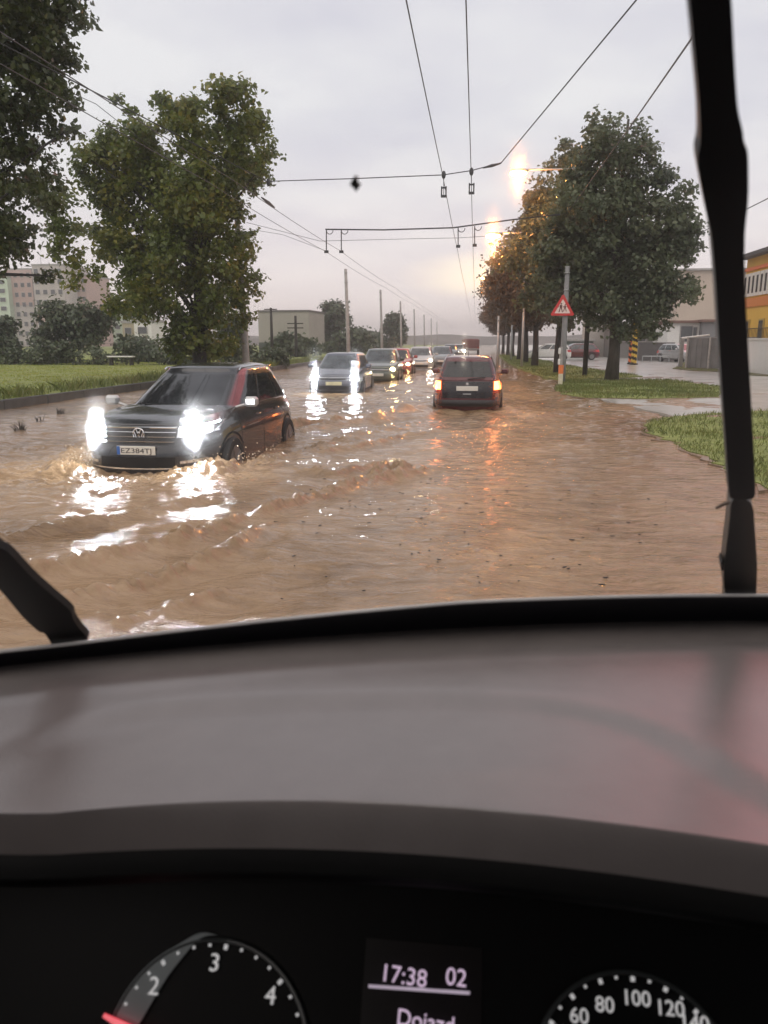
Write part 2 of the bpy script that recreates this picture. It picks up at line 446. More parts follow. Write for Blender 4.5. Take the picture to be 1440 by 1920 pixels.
left_lawn = [(-11.75,-40), (-11.75,320), (-420,320), (-420,-40)]
land('lawn', left_lawn, .20, M['grassbase'], 6, .0)
k = MB()
for i in range(0, 60):
    y0 = -10+i*2.0
    k.box((-11.68+random.uniform(-.012,.012), y0+1, .045), (.16, 1.985, .36+random.uniform(-.01,.01)), bev=.02)
tag(k.build('kerb', M['kerbstone']), kind='structure')

pav = GP([(1085,742),(1135,752),(1190,764),(1240,776),(1300,800),(1440,860)])+[Vector((40,9)), Vector((90,60)), Vector((90,420)), Vector((9,420))]+GP([(955,664),(1000,676),(1050,688),(1070,700),(1060,720)])
land('pavement', pav, .012, M['pavement'], .6, .1)
isl = GP([(1440,918),(1385,893),(1330,863),(1280,840),(1225,817),(1206,802),(1232,789),(1300,779),(1440,772)])+[Vector((16,19)), Vector((20,12))]
isl_pts = land('grass_verge', isl, .03, M['grassbase'], .22, .10)
ver = GP([(1042,736),(1060,742),(1100,747),(1200,749),(1347,746),(1352,727),(1250,713),(1150,713),(1062,714),(1048,724)])
ver_pts = land('grass_verge', ver, .035, M['grassbase'], .3, .10)
strip = GP([(935,666),(955,682),(985,696),(1020,709),(1048,713),(1120,711),(1206,707),(1150,699),(1100,692),(1060,685),(1010,675),(960,667)])
strip_pts = land('grass_verge', strip, .055, M['grassbase'], .6, .08)
back1 = GP([(1262,692),(1287,679),(1350,684),(1352,698),(1300,696)])
back_pts = land('grass_verge', back1, .05, M['grassdry'], .6, .08)
back2 = GP([(1395,684),(1395,704),(1440,706)])+[Vector((30,36)), Vector((30,46))]
back2_pts = land('grass_verge', back2, .05, M['grassdry'], .6, .08)

M['mud'] = mat('wet mud', (.20,.135,.085), .3, var=.35, scale=5, bump=.6, bscale=22)
def grow(pts, d):
    c = sum((Vector(p) for p in pts), Vector((0, 0)))/len(pts)
    return [Vector(p)+(Vector(p)-c).normalized()*(d*random.uniform(.25, 1.4)) for p in pts]
for pp, zz_ in ((isl_pts, .016), (ver_pts, .020)):
    mb = MB(); mb.prism([(p.x, p.y, zz_-.3) for p in grow(pp, .13)], (0, 0, .3)); tag(mb.build('mud_margin', M['mud']), kind='structure')
def in_poly(P, poly):
    x, y = P[:, 0], P[:, 1]; ins = np.zeros(len(P), bool); n = len(poly)
    for i in range(n):
        x1, y1 = poly[i][0], poly[i][1]; x2, y2 = poly[(i+1) % n][0], poly[(i+1) % n][1]
        c = ((y1 > y) != (y2 > y)) & (x < (x2-x1)*(y-y1)/((y2-y1) if abs(y2-y1) > 1e-9 else 1e-9)+x1)
        ins ^= c
    return ins
def blades(name, poly, n, z, h, w, m, box=None):
    A = np.array([[p[0], p[1]] for p in poly])
    lo, hi = (A.min(0), A.max(0)) if box is None else (np.array(box[0]), np.array(box[1]))
    P = RNG.uniform(lo, hi, (n, 2)); P = P[in_poly(P, A)]
    # clumping
    c = np.sin(P[:, 0]*2.1+1.3*np.sin(P[:, 1]*1.7))+np.sin(P[:, 1]*2.9+P[:, 0])
    P = P[RNG.uniform(0, 1, len(P)) < .55+.25*c]; n = len(P)
    hh = RNG.uniform(.5, 1.25, n)*h*(1+.25*np.sin(P[:, 0]*1.3)*np.sin(P[:, 1]*1.1)); a = RNG.uniform(0, 2*PI, n); le = RNG.normal(0, .45, (n, 2))*hh[:, None]
    base = np.column_stack([P, np.full(n, z-.01)])
    dx = np.column_stack([np.cos(a), np.sin(a), np.zeros(n)])*w/2
    mid = base+np.column_stack([le*.35, hh*.6]); tip = base+np.column_stack([le, hh])
    V = np.stack([base-dx, base+dx, mid+dx*.7, tip, mid-dx*.7], 1).reshape(-1, 3)
    F = np.arange(n*5).reshape(n, 5)
    o = npmesh(name, V, F, m); tag(o, kind='stuff'); return o
for p, n, h, w, m_, lab in ((isl_pts, 60000, .085, .014, M['blade'], 'short grass growing on the near verge at the flood edge'),
                      (ver_pts, 26000, .10, .022, M['blade'], 'short grass on the verge round the big tree'),
                      (strip_pts, 36000, .12, .03, M['blade'], 'grass along the row of roadside trees'),
                      (back_pts+[], 4000, .1, .04, M['blade'], 'worn grass by the grey fence')):
    tag(blades('grass', p if lab.startswith('worn') else grow(p, .05), n, .03, h, w, m_), lab, 'grass')
tag(blades('grass', left_lawn, 80000, .20, .055, .045, M['bladeL'], ((-34, 14), (-11.85, 62))), 'bright lawn grass beyond the black kerb', 'grass')
tag(blades('grass', left_lawn, 9000, .20, .32, .03, M['blade'], ((-12.9, 14), (-11.85, 62))), 'tall weeds growing along the black kerb', 'grass')

# distant rising ground with a dark wood and a road embankment
h = MB()
def ridge(y0, x0, x1, f, thick):
    n = 60; vs = []; fs = []
    for i in range(n+1):
        x = x0+(x1-x0)*i/n; z = f(i/n)
        vs += [(x, y0-thick, -.3), (x, y0, z), (x, y0+thick, -.3)]
    for i in range(n):
        a = i*3; fs += [(a, a+3, a+4, a+1), (a+1, a+4, a+5, a+2)]
    h.add(vs, fs)
ridge(430, -260, 120, lambda u: 3.6+1.6*u+.5*math.sin(u*23)+.35*math.sin(u*61), 60)
ridge(300, -420, -60, lambda u: 3.0+.7*math.sin(u*17)+.5*math.sin(u*47), 40)
tag(h.build('hills', mat('hazy far ground', (.10,.09,.075), .9, var=.4, scale=.08)), kind='structure')

# ------------------------------------------------------------------ trees
def leaves(lobes, n, size, seed, shell=.55, droop=.2, flat=0.):
    """leaf quads spread through lobes = [(x,y,z, rx,ry,rz)]"""
    r = np.random.default_rng(seed); L = np.array(lobes, float)
    vol = L[:, 3]*L[:, 4]*L[:, 5]; wts = vol**.72; wts /= wts.sum()
    # each lobe gets sub-clumps, each sub-clump its leaves, so gaps stay between them
    nc = max(60, n//60)
    li = r.choice(len(L), nc, p=wts)
    d = r.normal(0, 1, (nc, 3)); d /= np.linalg.norm(d, axis=1)[:, None]
    rad = r.uniform(shell**3, .92, nc)**(1/3)
    C = L[li, :3]+d*rad[:, None]*L[li, 3:]
    sig = L[li, 3:].mean(1)*.13+size*.62
    ci = r.integers(0, nc, n)
    P = C[ci]+r.normal(0, 1, (n, 3))*sig[ci][:, None]*np.array([1, 1, .7])
    # leaf frame: faces outward and up, with scatter
    nrm = d[ci]*.6+r.normal(0, .6, (n, 3))+np.array([0, 0, .55]); nrm /= np.linalg.norm(nrm, axis=1)[:, None]
    ax = np.cross(nrm, r.normal(0, 1, (n, 3))); ax /= np.linalg.norm(ax, axis=1)[:, None]
    ax[:, 2] -= droop; ax /= np.linalg.norm(ax, axis=1)[:, None]
    bx = np.cross(nrm, ax); bx /= np.linalg.norm(bx, axis=1)[:, None]
    s = size*r.uniform(.6, 1.3, n)[:, None]
    fold = nrm*s*.18
    V = np.stack([P-ax*s*.55, P+bx*s*.40+fold, P+ax*s*.62, P-bx*s*.40+fold], 1).reshape(-1, 3)
    return V, np.arange(n*4).reshape(n, 4), C
def limbs(mb, base, h0, top, C, n, r0, seed):
    rr = random.Random(seed); base = Vector(base); top = Vector(top)
    pts = [base.lerp(top, i/7)+Vector((rr.uniform(-.06,.06), rr.uniform(-.06,.06), 0))*(1 if i else 0) for i in range(8)]
    rad = [r0*(1.25 if i == 0 else 1)*(1-.82*i/7) for i in range(8)]
    mb.tube(pts, rad, 9)
    for k in range(n):
        tgt = Vector(C[rr.randrange(len(C))]); u = min(.85, max(h0, (tgt.z-base.z)/(top.z-base.z)*.75-.1))
        s = base.lerp(top, u); mid = s.lerp(tgt, .5)+Vector((rr.uniform(-.2,.2), rr.uniform(-.2,.2), .25))
        q = r0*(1-.8*u)
        mb.tube([s, s.lerp(mid, .5)+Vector((0,0,.08)), mid, tgt], [q*.5, q*.4, q*.28, q*.1], 6)
def make_tree(name, loc, lobes, n, size, top, r0, mleaf, mbark, seed, label, group=None, shell=.55, nl=16, h0=.3, cat='tree'):
    root = empty(name, loc, 0, label, cat, group)
    V, F, C = leaves(lobes, n, size, seed, shell)
    npmesh('crown', V, F, mleaf, root)
    mb = MB(); limbs(mb, (0,0,-.35), h0, top, C, nl, r0, seed); mb.build('trunk', mbark, root, 'all')
    return root
def ovoid(h0, h1, rmax, n, seed, peak=.35, point=.75):
    rr = random.Random(seed); out = []
    for k in range(n):
        u = (k+.5)/n; z = h0+(h1-h0)*u
        rr_ = rmax*(math.sin(PI*min(1, (u/peak)*.5)) if u < peak else max(.06, (1-((u-peak)/(1-peak))**1.35)**point))
        m_ = max(1, int(2+rr_*2.2))
        for j in range(m_):
            a = rr.uniform(0, 2*PI)+j*2*PI/m_; q = rr_*rr.uniform(.40, .68)
            s = rr_*rr.uniform(.26, .40)+.2
            out.append((q*math.cos(a), q*math.sin(a), z+rr.uniform(-.3,.3), s, s, s*.85))
        out.append((0, 0, z, rr_*.5+.1, rr_*.5+.1, (h1-h0)/n*.9))
    return out
def pxlobes(base, lst, y, dy, seed, k=None):
    """lobes given by where the photo shows them, spread in depth"""
    rr = random.Random(seed); out = []
    for (px, py, rp) in lst:
        if k: px = k[0]+(px-k[0])*k[2]; py = k[1]+(py-k[1])*k[2]
        p = DY(px, py, y); s = rp/FPX*y*.80
        for q in range(2):
            w = rr.uniform(-dy, dy)*(1 if q else .4)
            out.append((p.x-base.x, w, p.z-base.z, s, s*1.15, s))
    return out

# big lime on the left, behind the SUV
yb = 28.0; bt = DY(372, 700, yb); base = Vector((bt.x, yb, 0))
LT = [(160,300,50),(185,255,50),(215,225,42),(250,255,48),(205,350,62),(165,400,48),(290,240,30),(330,215,42),(350,190,30),(385,215,40),(400,250,45),(440,195,36),(475,190,34),(470,240,40),(485,290,28),(440,280,45),
      (300,330,62),(250,300,55),(360,300,60),(260,420,64),(330,400,66),(400,360,58),(440,400,42),(455,450,36),(420,450,52),(350,480,66),(270,490,56),(220,460,46),(180,470,34),(215,520,34),(250,545,40),(430,520,44),(460,510,24),
      (300,560,48),(360,560,60),(420,580,42),(330,610,36),(370,625,44),(410,640,32),(350,655,28),(390,665,26),(290,590,32),(235,570,22),(150,345,34),(125,270,18),(235,185,14),(440,330,40),(150,430,22)]
make_tree('lime_tree', base, pxlobes(base, LT, yb, 2.6, 5, (372, 690, .95)), 46000, .16, (.4, 0, 8.6), .30, M['leafA'], M['barkdark'], 21,
          'tall lime tree with yellowing ragged crown behind the dark SUV', nl=26, h0=.16, shell=.5)
# tree at the left frame edge, nearer
yb = 15.5; bt = DY(-150, 800, yb); base = Vector((bt.x, yb, 0))
LT = [(0,40,80),(60,20,60),(110,10,36),(30,110,60),(80,95,32),(-60,120,90),(20,190,60),(85,170,34),(110,185,18),(50,250,50),(100,230,26),(0,300,60),(45,340,40),(75,360,30),(10,400,50),(60,420,32),(-30,440,60),(20,450,36),(-60,300,110),(-80,0,110),(-120,420,80),(0,505,20),(25,515,13),(-160,200,120),(0,-40,70),(90,-30,50),(-200,380,100),(-60,-100,120),(85,440,14)]
make_tree('lime_tree', base, pxlobes(base, LT, yb, 1.8, 6), 30000, .115, (.2, 0, 8.0), .24, M['leafC'], M['barkdark'], 22,
          'dark leafy lime tree cut off by the left frame edge', nl=22, h0=.35)
tw = MB()
p0 = DY(95, 30, 14.5); p1 = DY(155, 62, 14.5); p2 = DY(195, 72, 14.5)
# big tree on the right verge
yb = 34.0; bt = DY(1146, 716, yb); base = Vector((bt.x, yb, .05))
LT = [(1118,215,20),(1105,245,32),(1140,250,36),(1085,280,28),(1120,300,48),(1180,270,34),(1165,310,44),(1210,290,26),(1215,330,44),(1245,320,22),(1255,370,42),(1280,400,36),(1300,430,26),(1270,450,44),(1235,420,56),
      (1080,340,40),(1060,390,44),(1120,380,60),(1180,390,60),(1050,450,50),(1100,460,60),(1160,470,64),(1220,490,56),(1275,500,36),(1300,530,20),(1280,550,24),(1240,550,40),(1190,550,52),(1130,550,54),(1080,530,50),(1040,510,44),(1020,470,36),(1060,590,36),(1110,600,36),(1170,600,40),(1215,595,32),(1250,590,22),(1225,615,16),(1010,420,24),(1290,460,26)]
make_tree('maple_tree', base, pxlobes(base, LT, yb, 2.0, 7, (1150, 690, .965)), 36000, .17, (0, 0, 10.2), .27, M['leafB'], M['bark'], 23,
          'big dark pointed maple tree standing on the grass right of the warning sign', nl=24, h0=.30, shell=.4)
# the row behind it
protos = [ovoid(2.4, 11.6, 3.4, 9, 31), ovoid(2.2, 11.0, 3.5, 9, 32)]
rows = [(41.5, 4.3, .97, 0, 'second tree of the right row, its pointed top above the street lamp'), (52.5, 3.9, 1.0, 1, 'third tree of the right row, top lit orange by the street lamp'),
        (61, 3.8, .98, 0, 'fourth tree of the right row, crown tinted by lamp glare below the second lamp'), (71, 3.9, 1.0, 1, 'fifth tree of the right row'), (84, 3.9, .98, 0, 'sixth tree of the right row, a slim trunk and dark crown'),
        (98, 4.0, 1.0, 1, 'seventh tree of the right row, small in the distance'), (116, 4.0, 1.0, 0, 'eighth tree of the right row, small by the red truck'), (140, 4.0, 1.0, 1, 'farthest tree of the right row, by the road vanishing point')]
rows[3] = rows[3][:4]+('fifth tree of the right row, half hidden between rusty crowns',)
pr = []
for i, (yy, xx, sc, kd, lab) in enumerate(rows):
    if i < 2:
        o = make_tree('maple_tree', (xx, yy, .05), protos[kd], 26000, .21, (0, 0, 10.2), .22, M['leafB'] if i == 0 else M['leafGlow'], M['barkdark'], 41+i, lab, 'roadside trees in a row on the right', nl=12, h0=.25, shell=.45)
        pr.append(o)
    else:
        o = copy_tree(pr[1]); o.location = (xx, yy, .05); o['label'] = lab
    o.rotation_euler.z = i*1.3; o.scale = (sc, sc, sc*(1+.03*math.sin(i*2)))
o = None
# shrubs and far trees on the left
def shrub(name, px, py_base, wpx, hpx, y, n, size, label, seed, m_=None, trunk=True, cat='shrub'):
    b0 = DY(px, py_base, y); base = Vector((b0.x, y, .18)); rr = random.Random(seed)
    w = wpx/FPX*y/2; hh = hpx/FPX*y; lobes = []
    for k in range(16):
        a = rr.uniform(0, 2*PI); u = rr.uniform(.12, .9); q = w*math.sqrt(max(.05, 1-(u-.3)**2*1.6))*rr.uniform(.1, .75)
        s = w*rr.uniform(.22, .4); lobes.append((q*math.cos(a), q*.6*math.sin(a), hh*u*.92, s, s, min(s, hh*.3)))
    make_tree(name, base, lobes, n, size, (0, 0, hh*.6), .12, m_ or M['leafD'], M['barkdark'], seed, label, nl=6, h0=.1, shell=.3, cat=cat)
shrub('shrub', 150, 692, 175, 116, 50, 11000, .26, 'broad round green shrub in front of the grey and pink flats', 51)
shrub('shrub', 8, 692, 76, 90, 49, 6000, .26, 'dark shrub at the left frame edge below the green flats', 52)
shrub('shrub', 262, 690, 110, 50, 54, 5000, .26, 'low dark shrub left of the lime tree trunk', 53)
shrub('shrub', 440, 690, 66, 84, 62, 5000, .28, 'dark green shrub left of the grey hall', 54)
shrub('broad_tree', 628, 668, 100, 88, 118, 9000, .5, 'rounded far tree between the grey hall and the second pole', 55, cat='tree')
shrub('broad_tree', 738, 664, 56, 76, 140, 6000, .5, 'small far tree standing left of the headlights far down the road', 56, cat='tree')
shrub('broad_tree', 690, 664, 60, 34, 150, 4000, .5, 'low far tree between the two rounded trees', 57, cat='tree')
shrub('shrub', 660, 672, 130, 40, 95, 5000, .4, 'dark hedge-like shrub behind the white-lit hatchback', 58)
shrub('shrub', 545, 688, 130, 36, 75, 5000, .35, 'low dark shrub at the foot of the grey hall', 59)
hb = MB()
# hedge: long low leafy band behind the lawn
lob = []
rr = random.Random(9)
for k in range(46):
    x = -46+k*.75; s = rr.uniform(.5, .8); lob.append((x+30, rr.uniform(-.4,.4), rr.uniform(.3, 1.0), .8, .6, s))
make_tree('hedge', (-30, 47, .18), lob, 16000, .2, (0, 0, 1.2), .05, M['leafD'], M['barkdark'], 60, 'long dark clipped hedge behind the bright lawn', nl=8, h0=.1, shell=.3, cat='hedge')

# grass tufts poking out of the shallow water
for i, (px, py, lab) in enumerate(((112, 778, 'dark grass tuft poking out of the water near the end of the black kerb'), (38, 806, 'small weed tuft poking out of the water at the left edge'), (72, 790, 'thin tuft of stalks between the two darker tufts in the water'))):
    p = G(px, py); n = 26 if i < 2 else 10
    mb = MB()
    for k in range(n):
        a = random.uniform(0, 2*PI); q = random.uniform(0, .10); hh = random.uniform(.06, .2)
        b0 = Vector((q*math.cos(a), q*math.sin(a), -.05)); tp = b0+Vector((random.uniform(-.12,.12), random.uniform(-.12,.12), hh+.05))
        mb.tube([b0, b0.lerp(tp, .5)+Vector((0,0,.03)), tp], [.008, .006, .001], 4)
    tag(mb.build('grass_tuft', M['bark'], origin=None), lab, 'grass tuft', 'grass tufts in the water').location = (p.x, p.y, 0)

# ------------------------------------------------------------------ cars
def make_car(name, sp, loc, rz, label, group):
    root = empty(name, loc, rz, label, 'car', group)
    L, Wd, zb = sp['L'], sp['W'], sp.get('zb', .24)
    prof = sp['prof']; py_ = [p[0] for p in prof]; pz_ = [p[1] for p in prof]
    pe = sp.get('p', 5.0); pg = sp.get('pg', 7.0)
    ztop = lambda y: float(np.interp(y, py_, pz_))
    def ins(tt):
        a = .05*max(0, 1-tt/.28)**2; b = sp.get('shoulder', .055)*max(0, (tt-.55)/.45)**2
        return a+b
    def dims(tt): q = ins(tt); return Wd/2*(1-q*1.15), L/2*(1-q*.8)
    def F_(x, z, off=0., sgn=1):                  # front (sgn 1) or rear (-1) skin
        y = sgn*L/2*.95
        for _ in range(6):                        # the skin leans back, so look the height up where the skin really is
            tt = min(1, max(0, (z-zb)/(ztop(y)-zb))); w, l = dims(tt)
            y = .5*y+.5*sgn*l*(max(0., 1-min(1, abs(x)/w)**pe))**(1/pe)
        return Vector((x, y+sgn*off, z))
    def S_(y, z, off=0., sgn=1):
        tt = min(1, max(0, (z-zb)/(ztop(y)-zb))); w, l = dims(tt)
        return Vector((sgn*(w*(max(0., 1-min(1, abs(y)/l)**pe))**(1/pe)+off), y, z))
    pm = sp['paint']
    n = 96; mb = MB(); rows_ = 14; vs = []; fs = []
    def out(tt, i):
        a = 2*PI*i/n; c, s = math.cos(a), math.sin(a); w, l = dims(tt)
        x = w*math.copysign(abs(c)**(2/pe), c); y = l*math.copysign(abs(s)**(2/pe), s)
        return x, y
    for j in range(rows_+1):
        tt = j/rows_
        for i in range(n):
            x, y = out(tt, i); vs.append((x, y, zb+(ztop(y)-zb)*tt))
    ks = [.985, .96, .92, .86, .78, .68, .56, .42, .26, .1]
    for k_ in ks:
        for i in range(n):
            x, y = out(1, i); vs.append((x*k_, y*k_, ztop(y*k_)+.055*(1-k_**2)**1.0+.02*(1-k_)*0))
    tot = rows_+len(ks)
    for j in range(tot):
        for i in range(n):
            fs.append((j*n+i, j*n+(i+1) % n, (j+1)*n+(i+1) % n, (j+1)*n+i))
    fs.append(tuple(tot*n+i for i in range(n)))
    mb.add(vs, fs)
    # greenhouse shell joined to the body mesh
    gb0, gt0, gt1, gb1 = sp['gh']; zB, zR = sp['zgh']; wB, wT = sp['wgh']
    def gdim(tt):
        e_ = tt**1.15
        y0 = gb0+(gt0-gb0)*tt; y1 = gb1+(gt1-gb1)*e_
        w = wB+(wT-wB)*tt**1.2
        return w/2, (y0+y1)/2, (y0-y1)/2, zB+(zR-zB)*tt
    vs = []; fs = []; nt_ = 10
    for j in range(nt_+1):
        w, yc, lh, z = gdim(j/nt_)
        for i in range(n):
            a = 2*PI*i/n; c, s = math.cos(a), math.sin(a)
            vs.append((w*math.copysign(abs(c)**(2/pg), c), yc+lh*math.copysign(abs(s)**(2/pg), s), z))
    w, yc, lh, z = gdim(1)
    cr_ = sp.get('crown', .055)
    for k_, dz in ((.97,.30),(.92,.52),(.82,.74),(.65,.9),(.4,.98),(.1,1.)):
        for i in range(n):
            a = 2*PI*i/n; c, s = math.cos(a), math.sin(a)
            vs.append((w*k_*math.copysign(abs(c)**(2/pg), c), yc+lh*k_*math.copysign(abs(s)**(2/pg), s), z+cr_*dz))
    tot = nt_+6
    for j in range(tot):
        for i in range(n):
            fs.append((j*n+i, j*n+(i+1) % n, (j+1)*n+(i+1) % n, (j+1)*n+i))
    fs.append(tuple(tot*n+i for i in range(n)))
    mb.add(vs, fs)
    body = mb.build('body', pm, root, True)
    gl = sp.get('glass', M['winglass'])
    def gside(f, tt, off, sgn):
        w, yc, lh, z = gdim(tt); return Vector((sgn*(w*(1-abs(f)**pg)**(1/pg)+off), yc+lh*f, z))
    def gend(f, tt, off, sgn):
        w, yc, lh, z = gdim(tt); return Vector((w*f, yc+sgn*(lh*(1-abs(f)**pg)**(1/pg)+off), z))
    def slab(nm, fn, nu, nv, m_, par=None, dz=.006):
        """thin curved panel: outer skin plus rim back to the body"""
        q = MB(); q.grid(lambda u, v: fn(u, v, dz), nu, nv)
        rim = [(u/nu, 0) for u in range(nu)]+[(1, v/nv) for v in range(nv)]+[(1-u/nu, 1) for u in range(nu)]+[(0, 1-v/nv) for v in range(nv)]
        k0 = len(q.v); m2 = len(rim)
        vs = [fn(u, v, dz) for u, v in rim]+[fn(u, v, -.01) for u, v in rim]
        q.add(vs, [(i, (i+1) % m2, (i+1) % m2+m2, i+m2) for i in range(m2)])
        return q.build(nm, m_, par or root, True)
    ws = slab('windscreen', lambda u, v, o: gend(-.93+1.86*u, .09+.82*v, o, 1), 18, 8, gl)
    if sp.get('detail', 2) > 1:
        for sx in (-1, 1):
            q = MB(); p0 = gend(sx*.06, .10, .014, 1); p1 = gend(sx*.06+.62, .17, .016, 1)
            q.tube([p0, p0.lerp(p1, .5)+Vector((0,.006,.0)), p1], [.012, .009, .006], 6); q.build('wiper', M['blk'], root)
    slab('rear_window', lambda u, v, o: gend(-.9+1.8*u, .14+.70*v, o, -1), 18, 8, gl)
    for sx in (-1, 1):
        for (a, b_) in sp['wins']:
            slab('window', lambda u, v, o: gside(a+(b_-a)*u, .10+.78*v, o, sx), 8, 6, gl)
    # doors with handles
    zs = zb+.10
    for sx in (-1, 1):
        for (ya, yb_) in sp['doors']:
            d = slab('door', lambda u, v, o: S_(ya+(yb_-ya)*u, zs+(ztop((ya+yb_)/2)-.05-zs)*v, o*.6, sx), 10, 10, pm)
            if sp.get('detail', 2) > 1:
                q = MB(); hp = S_(ya+.16 if ya < yb_ else yb_+.16, ztop(ya)-.17, .03, sx)
                q.tube([hp+Vector((-sx*.02,-.1,0)), hp+Vector((0,-.07,0)), hp+Vector((0,.07,0)), hp+Vector((-sx*.02,.1,0))], .013, 6); q.build('handle', sp.get('trim', pm), d, True)
        if sp.get('sill', True):
            slab('sill', lambda u, v, o: S_(-L*.30+L*.60*u, zb+.02+.06*v, o+.004, sx), 12, 2, sp.get('sillm', M['blk']))
        if sp.get('beltline'):
            slab('belt_trim', lambda u, v, o: gside(sp['wins'][-1][0]-.02+(sp['wins'][0][1]-sp['wins'][-1][0]+.04)*u, .055+.03*v, o+.003, sx), 20, 1, M['chrome'])
    # wheels in dark arches
    wr = sp.get('wr', .34)
    for yw in sp['axles']:
        for sx in (-1, 1):
            q = MB(); c0 = Vector((0, yw, wr)); N_ = 22
            ring = [S_(yw+(wr+.075)*math.cos(PI*k/N_), wr+(wr+.075)*math.sin(PI*k/N_), .006, sx) for k in range(N_+1)]
            low = [S_(yw+(wr+.075)*math.cos(PI*k/N_), max(zb+.01, min(wr, zb+.02)), .006, sx) for k in range(N_+1)]
            q.add(ring+low, [(k, k+1, k+1+N_+1, k+N_+1) for k in range(N_)]); q.build('wheel_arch', M['blk'], root)
            wx = Wd/2-.10
            q = MB(); pts = []; prof_ = [(-.10, .62), (-.11, .9), (-.085, 1.), (.085, 1.), (.115, .93), (.118, .68)]
            q.grid(lambda u, v: Vector((sx*(wx+float(np.interp(v*5, range(6), [p[0] for p in prof_]))), yw+wr*float(np.interp(v*5, range(6), [p[1] for p in prof_]))*math.cos(2*PI*u), wr+wr*float(np.interp(v*5, range(6), [p[1] for p in prof_]))*math.sin(2*PI*u))), 28, 5)
            wh = q.build('wheel', M['tyre'], root, True)
            q = MB(); q.cyl((sx*(wx+.098), yw, wr), (1,0,0), wr*.68, .02, 24)
            for k in range(5):
                a = 2*PI*k/5; q.box((sx*(wx+.112), yw+wr*.36*math.cos(a), wr+wr*.36*math.sin(a)), (.014, wr*.56, .05), Matrix.Rotation(a, 3, 'X'))
            q.build('rim', M['rim'], wh)
    # mirrors
    for sx in (-1, 1):
        w, yc, lh, z = gdim(.12)
        q = MB(); c0 = Vector((sx*(Wd/2+.10), gb0-.42, zB+.12))
        q.box(c0, (.20, .12, .14), bev=.035); q.tube([c0+Vector((-sx*.08,0,-.04)), Vector((sx*(wB/2-.04), gb0-.40, zB+.03))], .022, 6)
        mi_ = q.build('mirror', sp.get('mirrorm', pm), root, True)
    # front face
    zl, zh = sp['hl']; x0, x1 = sp['hlx']
    for sx in (-1, 1):
        h_ = slab('headlight', lambda u, v, o: F_(sx*(x0+(x1-x0)*u), zl+(zh-zl)*v+.05*u*u*(1 if sp.get('sweep', True) else 0), o+.004), 8, 4, sp.get('hlm', M['steel']))
        if sp.get('lamp'):
            xa = x0+(x1-x0)*.42; q = MB(); c0 = F_(sx*xa, (zl+zh)/2+.01, .012)
            rr_ = sp.get('lampr', .065)
            q.grid(lambda u, v: c0+Vector((rr_*1.15*v*math.cos(2*PI*u), .03*(1-v*v), rr_*.8*v*math.sin(2*PI*u))), 16, 3)
            q.build('lamp', sp['lamp'], h_, True)
            if sp.get('drl'):
                q = MB(); q.grid(lambda u, v: F_(sx*(x0+.02+(x1-x0-.04)*u), zh-.018+.012*v+.05*u*u, .015), 8, 1); q.build('daylight_strip', sp['lamp'], h_)
    gx = x0-.02
    if 'grille' in sp:
        ga, gbz, nb = sp['grille']
        gr = slab('grille', lambda u, v, o: F_(-gx+2*gx*u, ga+(gbz-ga)*v, o), 14, 3, M['blkgloss'])
        for k in range(nb):
            z = ga+(gbz-ga)*(k+.5)/nb; th = .014 if k < nb-1 else .022
            q = MB(); q.grid(lambda u, v: F_(-gx+2*gx*u, z-th/2+th*v, .02-.012*abs(2*v-1)), 14, 2); q.build('grille_bar', M['chrome'], gr)
        if sp.get('badge'):
            zc_ = (ga+gbz)/2+.01; c0 = F_(0, zc_, .026); q = MB(); rb = .078
            q.cyl(c0+Vector((0,-.006,0)), (0,1,0), rb, .014, 28)
            bd = q.build('badge', M['blkgloss'], gr)
            q = MB()
            q.tube([c0+Vector((rb*.95*math.cos(2*PI*k/28), .004, rb*.95*math.sin(2*PI*k/28))) for k in range(29)], .0075, 6, cap=False)
            for pl in ([(-.032,.062),(-.012,.008),(.0,.028),(.012,.008),(.032,.062)][:2], [(.032,.062),(.012,.008)], [(-.012,.008),(0,.03),(.012,.008)],
                       [(-.062,.03),(-.028,-.06),(0,-.008)], [(0,-.008),(.028,-.06),(.062,.03)]):
                q.tube([c0+Vector((a, .004, b_)) for a, b_ in pl], .0065, 6)
            q.build('emblem', M['chrome'], bd, True)
    if 'lower' in sp:
        la, lb = sp['lower']
        slab('lower_intake', lambda u, v, o: F_(-gx*1.05+2*gx*1.05*u, la+(lb-la)*v, o), 14, 3, M['blk'])
    if sp.get('bumper_trim'):
        zt_ = sp['bumper_trim']
        q = MB()
        q.grid(lambda u, v: F_(-Wd*.40+Wd*.80*u, zt_+.018*v+.03*(2*u-1)**2, .016), 20, 1)
        q.build('bumper_trim', M['chrome'], root)
        for sx in (-1, 1):
            slab('fog_surround', lambda u, v, o: F_(sx*(.56+.26*u), zt_+.075+.035*v+.02*u, o+.006), 6, 2, M['chrome'])
    if 'plate' in sp:
        zp, txt, sgn = sp['plate'][:3]
        def pf(u, v, o): return Vector((sgn*(-.26+.52*u), sgn*(abs(F_(0, zp, 0, sgn).y)+.018+o), zp-.055+.11*v))
        q = MB(); y_ = sgn*(abs(F_(0, zp, 0, sgn).y)+.02)
        q.box((0, y_, zp), (.52, .012, .112), bev=.004); pl = q.build('licence_plate', sp.get('platem', M['platewhite']), root)
        if sp.get('eu', True):
            q = MB(); q.box((-sgn*.237*-1 if False else sgn*.237, y_+sgn*.0075, zp), (.042, .003, .106)); q.build('blue_band', M['plateblue'], pl)
        if txt:
            put_text(txt, .088, pl, Vector((sgn*.20, y_+sgn*.0085, zp-.032)), Matrix(((-sgn, 0, 0), (0, 0, sgn), (0, 1, 0))), M['ink'], 'plate_number', width=.41)
